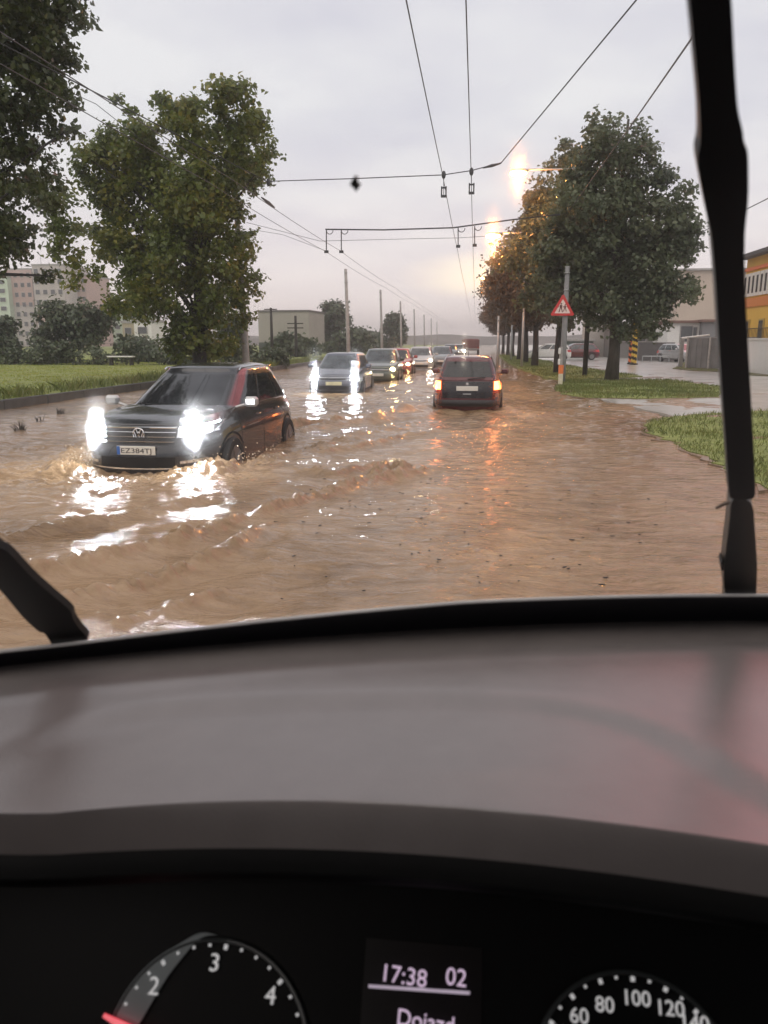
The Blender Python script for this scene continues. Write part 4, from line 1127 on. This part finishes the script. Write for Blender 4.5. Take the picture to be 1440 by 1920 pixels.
# pipe rail
p0 = DY(1205, 668, 66); p1 = DY(1255, 668, 66); z = p0.z
rl = empty('railing', (p0.x, 66, 0), 0, 'thin grey railing before the dark wall', 'railing')
q = MB(); q.tube([(0,0,z), (p1.x-p0.x,0,z)], .05, 6); q.build('rail', M['steel'], rl)
for k in range(4): q = MB(); q.tube([((p1.x-p0.x)*k/3,0,0), ((p1.x-p0.x)*k/3,0,z)], .045, 6); q.build('post', M['steel'], rl)
# grey gate/fence panel at the wiper
fa = DY(1288, 686, 50); fb = DY(1420, 690, 46.); zt = DY(1290, 634, 50).z
fn = empty('fence', (fa.x, fa.y, 0), math.atan2(fb.y-fa.y, fb.x-fa.x), 'grey corrugated fence in front of the parked cars', 'fence')
Lf = (fb-fa).xy.length; q = MB()
for k in range(24): q.box((Lf*(k+.5)/24, .02*(k % 2), zt/2+.03), (Lf/24, .04, zt-.08))
q.build('panel', mat('grey fence sheet', (.16,.165,.17), .6, var=.2, scale=1.2), fn)
for k in range(4): q = MB(); q.box((Lf*k/3, -.06, zt/2), (.12, .1, zt+.1)); q.build('post', M['concrete'], fn)
q = MB(); q.box((Lf/2, .0, zt+.02), (Lf, .1, .05)); q.build('top_rail', M['steel'], fn)
# white barrier pole over the fence
b0 = DY(1280, 634, 52); b1 = DY(1330, 628, 50); q = MB(); q.tube([b0, b1], [.07,.05], 8); 
br = empty('barrier', (b0.x, b0.y, 0), 0, 'white barrier arm above the silver parked car', 'barrier')
q.build('arm', M['white_paint'], br, origin=(b0.x, b0.y, 0)).location = (0,0,0)
q = MB(); q.box((0, .1, b0.z/2), (.25, .25, b0.z+.1), bev=.03); q.build('stand', M['steel'], br)
# yellow building, facade parallel to the road
X_ = (DY(1440, 640, 44.6)).x
yb0, yb1 = 40., 49.2; zt = DY(1440, 470, 44.6).z
yl = empty('yellow_building', (X_, yb0, 0), R(90), 'yellow building with white tall windows and orange band right of the wiper', 'building')
Ly = yb1-yb0    # local x along +Y world, local -y = +X ... facade at local y=0 facing +y => towards the road
M['yellow_wall'] = mat('yellow render', (.72,.47,.09), .8, var=.06, scale=.8)
q = MB(); q.box((Ly/2, -4, zt/2), (Ly, 8, zt)); q.build('wall', M['yellow_wall'], yl)
q = MB(); q.box((Ly/2, -3.9, zt+.10), (Ly+.7, 8.9, .2)); q.build('roof', mat('dark eaves', (.05,.045,.045), .7), yl)
zz = lambda py: DY(1440, py, 44.6).z
q = MB(); q.box((Ly/2, .04, (zz(571)+zz(553))/2), (Ly, .08, zz(553)-zz(571))); q.build('orange_band', mat('orange render', (.62,.22,.06), .8, var=.05), yl)
q = MB(); q.box((Ly/2, .05, zz(493)), (Ly, .1, .18)); q.build('cornice', M['orange_paint'], yl)
for k in range(14):
    x = Ly*(k+.5)/14
    q = MB(); q.box((x, .05, (zz(551)+zz(500))/2), (Ly/14*.86, .1, zz(500)-zz(551)-.1)); wdw = q.build('window', M['white_paint'], yl)
    q = MB(); q.box((x, .09, (zz(551)+zz(500))/2), (Ly/14*.42, .05, zz(500)-zz(551)-.45)); q.build('pane', M['pane'], wdw)
for k in range(4):
    x = Ly*(k+.5)/4
    q = MB(); q.box((x, .04, (zz(640)+zz(588))/2-.1), (.8, .08, 1.2)); wdw = q.build('window', mat('ochre frame', (.45,.33,.10), .7), yl)
    q = MB(); q.box((x, .07, (zz(640)+zz(588))/2-.1), (.6, .05, 1.0)); q.build('pane', M['pane'], wdw)
# white wall before it
wa = DY(1400, 683, 45.5); q = MB(); zt2 = DY(1410, 637, 43).z
o = MB(); o.box((X_-1.2, 44.5, zt2/2), (.25, 9.0, zt2)); o.box((X_-1.2, 44.5, zt2+.04), (.35, 9.1, .08)); tag(o.build('garden_wall', M['white_paint']), 'white wall in front of the yellow building', 'wall')
rg = empty('railing', (X_-1.2, 44.5, zt2+.08), 0, 'thin dark railing on top of the white wall', 'railing')
q = MB()
for k in range(45): q.tube([(0, -4.4+.2*k, 0), (0, -4.4+.2*k, .5)], .012, 4)
q.build('balusters', M['blk'], rg)
q = MB(); q.tube([(0,-4.4,.5), (0,4.4,.5)], .02, 5); q.build('handrail', M['blk'], rg)

# ------------------------------------------------------------------ floating debris
q = MB()
for k in range(120):
    px, py = random.gauss(800, 90), random.gauss(945, 60)
    if k > 60: px, py = random.uniform(500, 1250), random.uniform(860, 1110)
    p = G(px, py); a = random.uniform(0, PI); l = random.uniform(.008, .026); d = Vector((math.cos(a)*l, math.sin(a)*l, 0)); n_ = Vector((-math.sin(a), math.cos(a), 0))*l*.35
    zz_ = float(water_height(np.array([p.x]), np.array([p.y]))[0])+.006
    b0 = Vector((p.x, p.y, zz_)); q.prism([b0-d, b0+n_, b0+d, b0-n_], (0, 0, .006))
tag(q.build('floating_leaves', M['barkdark']), 'dark leaf litter and twigs drifting on the brown water', 'debris', kind='stuff')

q = MB(); r_ = random.Random(4)
for k in range(300):
    sx = r_.choice((-1, 1)); u = r_.random()**1.5
    b0 = Vector((SUV_X+sx*(.75+.75*u)+r_.gauss(0, .10), SUV_Y+.1+1.3*u+r_.gauss(0, .16), 0))
    if k % 4 == 0: b0 = Vector((SUV_X+1.15+r_.gauss(0, .2), SUV_Y+3.9+r_.gauss(0, .5), 0))
    b0.z = .03+abs(r_.gauss(0, .10)); q.sphere(b0, r_.uniform(.004, .014), 6, 4)
tag(q.build('spray', mat('muddy spray', (.40,.31,.22), .12, var=.1), None, 'all'), 'drops of muddy spray thrown up round the dark SUV', 'spray', kind='stuff')

# ------------------------------------------------------------------ the van we sit in
def K(px, py, z):                         # camera-relative surveying at cabin scale
    d = ray(px, py); return d*(z/d.z)
van = empty('van', (.42, -.6, 0), 0, 'van we look out of, with grey dashboard, wipers and lit instruments', 'van')
VO = Vector((.42, -.6, 0))
def vb(q, name, m_, parent=None, smooth=True):  # cabin coordinates are camera-relative
    q.v = [tuple(Vector(p)+CAM-VO) for p in q.v]
    return q.build(name, m_, parent or van, smooth)
ZD = -.26
def fit(pxs, z, deg=2):
    P = [K(a, b_, z) for a, b_ in pxs]; c = np.polyfit([p.x for p in P], [p.y for p in P], deg); return lambda x: float(np.polyval(c, x))
base = fit([(0,1252),(120,1228),(240,1211),(500,1193),(720,1183),(1000,1168),(1200,1161),(1440,1157)], ZD)
yb_ = lambda x: base(max(-.62, min(1.35, x)))
XL, XR = -.62, 1.42
def wsurf(x, t_, off=0.):                 # windscreen, t up the glass, off outwards
    n_ = Vector((0, .5, .44)).normalized()
    s = 1-.12*t_; xm = .40
    xx = xm+(x-xm)*s
    return Vector((xx, yb_(x)-.44*t_-.03*t_*t_, ZD+.5*t_))+n_*off
ftop = lambda x: .070-.034*max(0., min(1., -x/.33))
# windscreen glass: thin pane, faintly smeared by the rain
m, t2, b = nt('windscreen glass'); t2.nodes.remove(b)
tr_ = t2.nodes.new('ShaderNodeBsdfTransparent'); tr_.inputs[0].default_value = (.975,.985,.98,1)
gl_ = t2.nodes.new('ShaderNodeBsdfGlossy'); gl_.inputs['Roughness'].default_value = .02
fr = t2.nodes.new('ShaderNodeFresnel'); fr.inputs['IOR'].default_value = 1.2
# rain and wiper smear: a few per cent of the light is bent up and down along the wiped direction
geo = t2.nodes.new('ShaderNodeNewGeometry'); last = None; lobes_ = [(.0, .22, 1.2), (.0, .45, .5), (.09, .14, .8), (-.09, .14, .8), (.17, .16, .4), (-.17, .16, .4), (.27, .24, .12), (-.27, .24, .12)]
tot_ = 0.
for dv, ro, wt in lobes_:
    va = t2.nodes.new('ShaderNodeVectorMath'); va.operation = 'ADD'; va.inputs[1].default_value = (0, .25*dv, dv)
    t2.links.new(geo.outputs['Incoming'], va.inputs[0]); vn = t2.nodes.new('ShaderNodeVectorMath'); vn.operation = 'NORMALIZE'; t2.links.new(va.outputs[0], vn.inputs[0])
    rf = t2.nodes.new('ShaderNodeBsdfRefraction'); rf.inputs['IOR'].default_value = 1.12; rf.inputs['Roughness'].default_value = ro
    t2.links.new(vn.outputs[0], rf.inputs['Normal']); tot_ += wt
    if last is None: last = rf.outputs[0]
    else:
        mm = t2.nodes.new('ShaderNodeMixShader'); mm.inputs[0].default_value = wt/tot_
        t2.links.new(last, mm.inputs[1]); t2.links.new(rf.outputs[0], mm.inputs[2]); last = mm.outputs[0]
m1 = t2.nodes.new('ShaderNodeMixShader'); m1.inputs[0].default_value = .05
t2.links.new(tr_.outputs[0], m1.inputs[1]); t2.links.new(last, m1.inputs[2])
m2 = t2.nodes.new('ShaderNodeMixShader'); t2.links.new(fr.outputs[0], m2.inputs[0]); t2.links.new(m1.outputs[0], m2.inputs[1]); t2.links.new(gl_.outputs[0], m2.inputs[2])
t2.links.new(m2.outputs[0], t2.nodes['Material Output'].inputs['Surface'])
M['windscreen'] = m
q = MB(); q.grid(lambda u, v: wsurf(XL+(XR-XL)*u, .03+.99*v), 40, 14); wsc = vb(q, 'windscreen', M['windscreen'])
q = MB(); q.grid(lambda u, v: wsurf(XL+(XR-XL)*u, -.03+(.03+ftop(XL+(XR-XL)*u))*v, -.003), 60, 3); vb(q, 'black_border', mat('black frit', (.006,.006,.009), .35, spec=.3), wsc)
q = MB(); q.tube([wsurf(XL+(XR-XL)*k/60, ftop(XL+(XR-XL)*k/60)+.0005, -.002) for k in range(61)], .0016, 6); vb(q, 'edge_gleam', mat('wet edge gleam', (.55,.54,.53), .15), wsc)  # sky gleam along the wet edge, put into a pale grey strip
# a wet leaf scrap on the glass
m_ = mat('leaf scrap', (.035,.045,.03), .5, var=.4, scale=300)
def onglass(px, py, off):
    d = ray(px, py); lo, hi = .2, 1.2                     # march to the pane
    for _ in range(40):
        mid = (lo+hi)/2; p = d*mid; t_ = (p.z-ZD)/.5
        f = p.y-(yb_(p.x)-.44*t_-.03*t_*t_)-off
        if f > 0: hi = mid
        else: lo = mid
    return d*lo
lf = MB(); lf.prism([onglass(a, b_, .004) for a, b_ in ((666,332),(660,340),(656,347),(662,352),(668,360),(673,352),(676,348),(670,345),(671,336))], Vector((0,.5,.44)).normalized()*.002)
lf.v = [tuple(Vector(p)+CAM) for p in lf.v]
o = lf.build('leaf', m_); tag(o, 'small dark leaf scrap stuck to the windscreen', 'leaf')
# wipers
def chaikin(p, n=2):
    for _ in range(n):
        p = [q for i in range(len(p)) for q in ((p[i][0]*.8+p[(i+1) % len(p)][0]*.2, p[i][1]*.8+p[(i+1) % len(p)][1]*.2), (p[i][0]*.2+p[(i+1) % len(p)][0]*.8, p[i][1]*.2+p[(i+1) % len(p)][1]*.8))]
    return p
def outline(pts, o0, thick):
    pts = chaikin(pts); return [onglass(a, b_, o0) for a, b_ in pts], Vector((0, .5, .44)).normalized()*thick
bl = [(1284,-60),(1293,0),(1305,130),(1312,210),(1313,270),(1306,298),(1315,350),(1325,400),(1334,440),(1341,520),(1348,640),(1353,720),(1359,800),(1363,860),(1367,930),(1372,936),
      (1412,937),(1417,925),(1414,860),(1410,780),(1405,690),(1398,560),(1396,480),(1397,430),(1404,370),(1403,280),(1394,272),(1394,250),(1383,205),(1378,130),(1372,0),(1366,-60)]
wip = MB(); pl, of = outline(bl, .010, .012); wip.prism(pl, of); wo = vb(wip, 'wiper', M['blk'], None, False)
arm = [(1372,930),(1367,985),(1360,1040),(1357,1070),(1357,1092),(1360,1120),(1358,1160),(1424,1160),(1418,1120),(1419,1090),(1420,1060),(1416,1000),(1412,940)]
q = MB(); pl, of = outline(arm, .016, .016); q.prism(pl, of); vb(q, 'arm', mat('wiper arm black', (.010,.010,.011), .4), wo, False)
q = MB(); pl, of = outline([(1356,1052),(1351,1056),(1351,1068),(1357,1072)], .016, .01); q.prism(pl, of); vb(q, 'washer_jet', M['blk'], wo, False)
q = MB(); q.tube([onglass(1376,938,.02), onglass(1358,945,.03), onglass(1342,953,.03)], [.0016,.0016,.0012], 6); vb(q, 'washer_hose', mat('twig brown', (.10,.07,.05), .6), wo)
q = MB()
q.tube([onglass(a, b_, .03) for a, b_ in ((1330,-60),(1335,0),(1342,130),(1350,250),(1357,400),(1368,560),(1380,760),(1390,930))], [.005]*8, 6); vb(q, 'blade_spine', mat('satin black', (.02,.02,.021), .35), wo)
bl = [(-140,880),(-60,965),(0,1028),(12,1032),(30,1050),(60,1083),(100,1118),(134,1146),(137,1162),(148,1178),(167,1198),(150,1222),(104,1224),(97,1208),(83,1186),(74,1186),(45,1160),(20,1130),(0,1106),(-60,1040),(-140,960)]
q = MB(); pl, of = outline(bl, .008, .006); q.prism(pl, of); wl = vb(q, 'wiper', M['blk'], None, False)
q = MB(); q.tube([onglass(a, b_, .03) for a, b_ in ((-60,1000),(0,1066),(50,1118),(100,1160),(135,1195))], [.005]*5, 6); vb(q, 'blade_spine', mat('satin black dark', (.02,.02,.021), .35), wl)
# dashboard top: from the glass to the lip of the instrument hood
hump = [(-300,1500),(-150,1450),(0,1388),(130,1342),(270,1307),(400,1297),(560,1290),(700,1286),(850,1286),(1000,1291),(1120,1310),(1200,1332),(1300,1380),(1440,1460),(1700,1600)]
HP = [K(a, b_, ZD) for a, b_ in hump]; hx, hy = [p.x for p in HP], [p.y for p in HP]
crease = fit([(0,1508),(100,1482),(400,1472),(700,1473),(1000,1490),(1200,1514),(1440,1548)], ZD+.004, 3)
lip = fit([(0,1592),(300,1574),(720,1580),(1000,1602),(1200,1625),(1440,1662)], ZD-.027, 3)
def dash(u, v):
    x = -.62+2.0*u; xc = max(-.24, min(.34, x))
    y0 = yb_(x)+.012; yl_ = lip(xc)+(abs(x-xc)*-.10); yc_ = crease(xc)+(abs(x-xc)*-.10)
    if v < .72:
        w = v/.72; y = y0+(yc_-y0)*w
    else:
        w = (v-.72)/.28; y = yc_+(yl_-yc_)*w
    z = ZD-.002
    yh = float(np.interp(x, hx, hy)); inside = max(0., min(1., (yh-y)/.032))
    w2 = inside*inside*(3-2*inside)
    z += -.0055*w2*(1 if yh > yc_ else 0)
    s = (y0-y)                                # shallow trough below the glass
    z += -.0016*math.exp(-((s-.055)/.016)**2)+.001*math.exp(-((s-.085)/.01)**2)
    if v >= .72: z += -.026*((v-.72)/.28)**1.45
    return Vector((x, y, z))
M['dash'] = mat('grey dashboard vinyl', (.172,.153,.148), .25, var=.05, scale=30, bump=.08, bscale=700, spec=1.0)
q = MB(); q.grid(dash, 120, 70); da = vb(q, 'dashboard', M['dash'])
# hood lip rolls under into a black binnacle
def under(u, v):
    p = dash(u, 1.0); a = v*PI*.9
    return p+Vector((0, -.006*math.sin(a)*1.0+.02*max(0, v-.4)**1.0*2.2, -.010*(1-math.cos(a))-.02*v))
M['binnacle'] = mat('binnacle black', (.004,.004,.004), .6, spec=.2)
q = MB(); q.grid(under, 60, 8); vb(q, 'hood_lip', M['binnacle'], da)
q = MB(); q.grid(lambda u, v: dash(u, 1.0)+Vector((0, .028+.16*v, -.035-.05*v)), 40, 3); vb(q, 'hood_underside', M['binnacle'], da)
# instrument cluster plane
nC = Vector((0, -math.cos(R(38)), math.sin(R(38)))); oC = Vector((0, .44, -.42))
def C_(px, py, off=0.):
    d = ray(px, py); t_ = (oC.dot(nC)+off)/d.dot(nC); return d*t_
uC = Vector((1, 0, 0)); vC = nC.cross(uC)
q = MB(); q.add([oC+uC*a+vC*b_ for a, b_ in ((-.6,-.22),(.75,-.22),(.75,.16),(-.6,.16))], [(0,1,2,3)])
cl = vb(q, 'instrument_cluster', mat('cluster face', (.0035,.0035,.0038), .5, spec=.15), da, False)
M['mark'] = emat('dial marking', (.80,.78,.78), .42)
M['markred'] = emat('red needle', (1.0, .06, .10), .75)
M['lcd'] = emat('display text', (.85, .62, .86), .55)
M['lcdbar'] = emat('display line', (.62,.50,.64), .5)
M['ringgrey'] = mat('gauge rim', (.045,.05,.05), .3, spec=.5)
def c2(p): return p-oC
def dial(name, cpx, top, rot, marks, nums, numsz, r_in):
    c = C_(*cpx, .002); rad = (C_(*top, .002)-c).length
    ax = vC; bx_ = uC
    def pt(a, r, off=0.): return c+(uC*math.sin(a+rot)+vC*math.cos(a+rot))*r*rad+nC*off
    q = MB(); q.tube([pt(2*PI*k/72, 1.0, .0) for k in range(73)], .0016, 6, cap=False)
    g_ = vb(q, name, M['ringgrey'], van)
    q = MB()
    for a, big in marks:
        p0, p1 = pt(a, .965, .001), pt(a, .965-(.045 if big else .026), .001); q.tube([p0, p1], .0014 if big else .001, 6)
    vb(q, 'scale', M['mark'], g_, True)
    for txt, px, py, sz in nums:
        p = C_(px, py, .003); put_text(txt, sz, g_, p+CAM-VO, Matrix((uC, vC, nC)).transposed(), M['mark'], 'numeral')
    return g_, pt, rad, c
A = R(10)
g1, pt1, r1, c1 = dial('tachometer', (385,1985), (390,1762), R(3.2), [(R(x), x % 40 == 0) for x in range(-80, 81, 10)],
     [('3', 390, 1820, .0155), ('2', 276, 1864, .0155), ('4', 495, 1882, .0155)], .014, .8)
# reflected light on the lens, put into a pale crescent left of the rev counter
q = MB(); q.grid(lambda u, v: pt1(R(-98)+R(92)*u, 1.02-(.34*math.sin(PI*min(1, .15+u*.85))**.9)*v*(1-u)**.35+.05*math.exp(-((u-.9)/.1)**2), +.0012), 30, 4); vb(q, 'lens_glare', mat('lens glare grey', (.30,.34,.35), .5, spec=.4), g1)
nd = MB(); a0, a1 = C_(196,1903,.006), C_(300,1960,.006); side = (a1-a0).cross(nC).normalized()
nd.prism([a0-side*.0012, a0+side*.0012, a1+side*.0042, a1-side*.0042], nC*.002); vb(nd, 'needle', M['markred'], g1, False)
g2, pt2, r2, c2_ = dial('speedometer', (1193,2045), (1170,1822), R(1.5), [(R(x), x % 40 == 0 or x % 20 == 0) for x in range(-90, 91, 10)],
     [('100', 1166, 1883, .0125), ('80', 1116, 1896, .0125), ('60', 1068, 1917, .0125), ('120', 1229, 1902, .0125), ('140', 1275, 1930, .0125), ('40', 1030, 1950, .0125)], .012, .8)
dp = C_(790, 1880, .001)
q = MB(); q.add([dp+uC*a+vC*b_ for a, b_ in ((-.040,-.06),(.040,-.06),(.040,.035),(-.040,.035))], [(0,1,2,3)]); dsp = vb(q, 'display', mat('display glass', (.010,.008,.009), .3), da, False)
tl = R(-3.0); rotT = Matrix((uC*math.cos(tl)+vC*math.sin(tl), -uC*math.sin(tl)+vC*math.cos(tl), nC)).transposed()
for txt, px, py, sz in (('17:38', 711, 1838, .0145), ('02', 834, 1845, .0145), ('Dojazd', 742, 1921, .0135)):
    put_text(txt, sz, dsp, C_(px, py, .003)+CAM-VO, rotT, M['lcd'], 'display_text')
p0, p1 = C_(691, 1849, .003), C_(881, 1862, .003); q = MB(); q.tube([p0, p1], .0010, 6); vb(q, 'display_line', M['lcdbar'], dsp)
# cabin shell: roof, pillars, doors, rear wall, bonnet
M['trim'] = mat('dark cabin trim', (.02,.02,.022), .8)
M['headliner'] = mat('grey headliner', (.10,.10,.10), .9)
M['vanpaint'] = paint('silver van paint', (.30,.31,.32))
xa, xb = -.60, 1.40
q = MB(); q.grid(lambda u, v: Vector((xa+.1+(xb-xa-.2)*u, yb_(xa+(xb-xa)*u)*.0+.22-.02*math.cos(u*PI*2)*0-2.0*v, .275+.03*math.sin(PI*u))), 12, 8); vb(q, 'headliner', M['headliner'])
q = MB(); q.grid(lambda u, v: Vector((xa+.06+(xb-xa-.12)*u, .24-2.06*v, .305+.05*math.sin(PI*u))), 12, 8); vb(q, 'roof', M['vanpaint'])
q = MB(); q.tube([wsurf(XL+(XR-XL)*k/20, 1.0, .0) for k in range(21)], .03, 8); vb(q, 'header_rail', M['trim'])
for x, sgn in ((XL, -1), (XR, 1)):
    q = MB(); q.tube([wsurf(x, k/10, .0) for k in range(-1, 11)], .045, 8); vb(q, 'pillar', M['trim'])
    xs = xa if sgn < 0 else xb
    q = MB(); q.box((xs, -.55, -.72), (.06, 1.9, 1.0), bev=.02); d_ = vb(q, 'door', M['trim'], None, False)
    q = MB(); q.box((xs-sgn*.0, -1.0, .03), (.05, .12, .55)); vb(q, 'pillar', M['trim'], None, False)
q = MB(); q.box((.4, -1.75, -.35), (2.0, .06, 1.4)); vb(q, 'bulkhead', M['trim'], None, False)
q = MB(); q.box((.4, -.5, -1.22), (2.0, 2.4, .05)); vb(q, 'floor_pan', M['trim'], None, False)
for xs, ys in ((.0, -.62), (.8, -.62)):
    q = MB(); q.box((xs, ys, -.80), (.5, .5, .18), bev=.06); st = vb(q, 'seat', M['trim'], None, False)
    q = MB(); q.box((xs, ys-.32, -.45), (.48, .16, .66), Matrix.Rotation(R(-10), 3, 'X'), bev=.06); vb(q, 'backrest', M['trim'], st, False)
q = MB(); q.grid(lambda u, v: Vector((xa+(xb-xa)*u, yb_(xa+(xb-xa)*u)+.03+.86*v, ZD-.035-.52*v-.10*v*v)), 30, 8); vb(q, 'bonnet', M['vanpaint'])
q = MB(); q.grid(lambda u, v: Vector((xa+(xb-xa)*u, yb_(xa+(xb-xa)*u)+.89+.05*math.sin(v*PI), ZD-.655-.6*v)), 30, 6); vb(q, 'front_bumper', M['vanpaint'])
q = MB(); q.grid(lambda u, v: Vector((xa+(xb-xa)*u, yb_(xa+(xb-xa)*u)+.012+.02*v, ZD-.008-.03*v)), 40, 2); vb(q, 'cowl', M['blk'])

hz_m = bpy.data.materials.new('haze'); hz_m.use_nodes = True; ht = hz_m.node_tree
ht.nodes.remove(ht.nodes['Principled BSDF']); pv = ht.nodes.new('ShaderNodeVolumePrincipled')
pv.inputs['Color'].default_value = (.93,.92,.92,1); pv.inputs['Density'].default_value = .0012; pv.inputs['Anisotropy'].default_value = .2
ht.links.new(pv.outputs[0], ht.nodes['Material Output'].inputs['Volume'])
q = MB(); q.box((0, 650, 14.3), (1500, 1500, 31.6)); tag(q.build('haze', hz_m), 'grey rain haze in the air over the whole street', 'haze', kind='stuff')
# ------------------------------------------------------------------ render settings
S.view_settings.view_transform = 'Standard'; S.view_settings.look = 'None'
S.view_settings.exposure = 0; S.view_settings.gamma = 1
S.cycles.use_denoising = True
S.cycles.max_bounces = 8; S.cycles.transparent_max_bounces = 12; S.cycles.diffuse_bounces = 3; S.cycles.glossy_bounces = 4
S.cycles.caustics_reflective = False; S.cycles.caustics_refractive = True
S.cycles.sample_clamp_indirect = 6
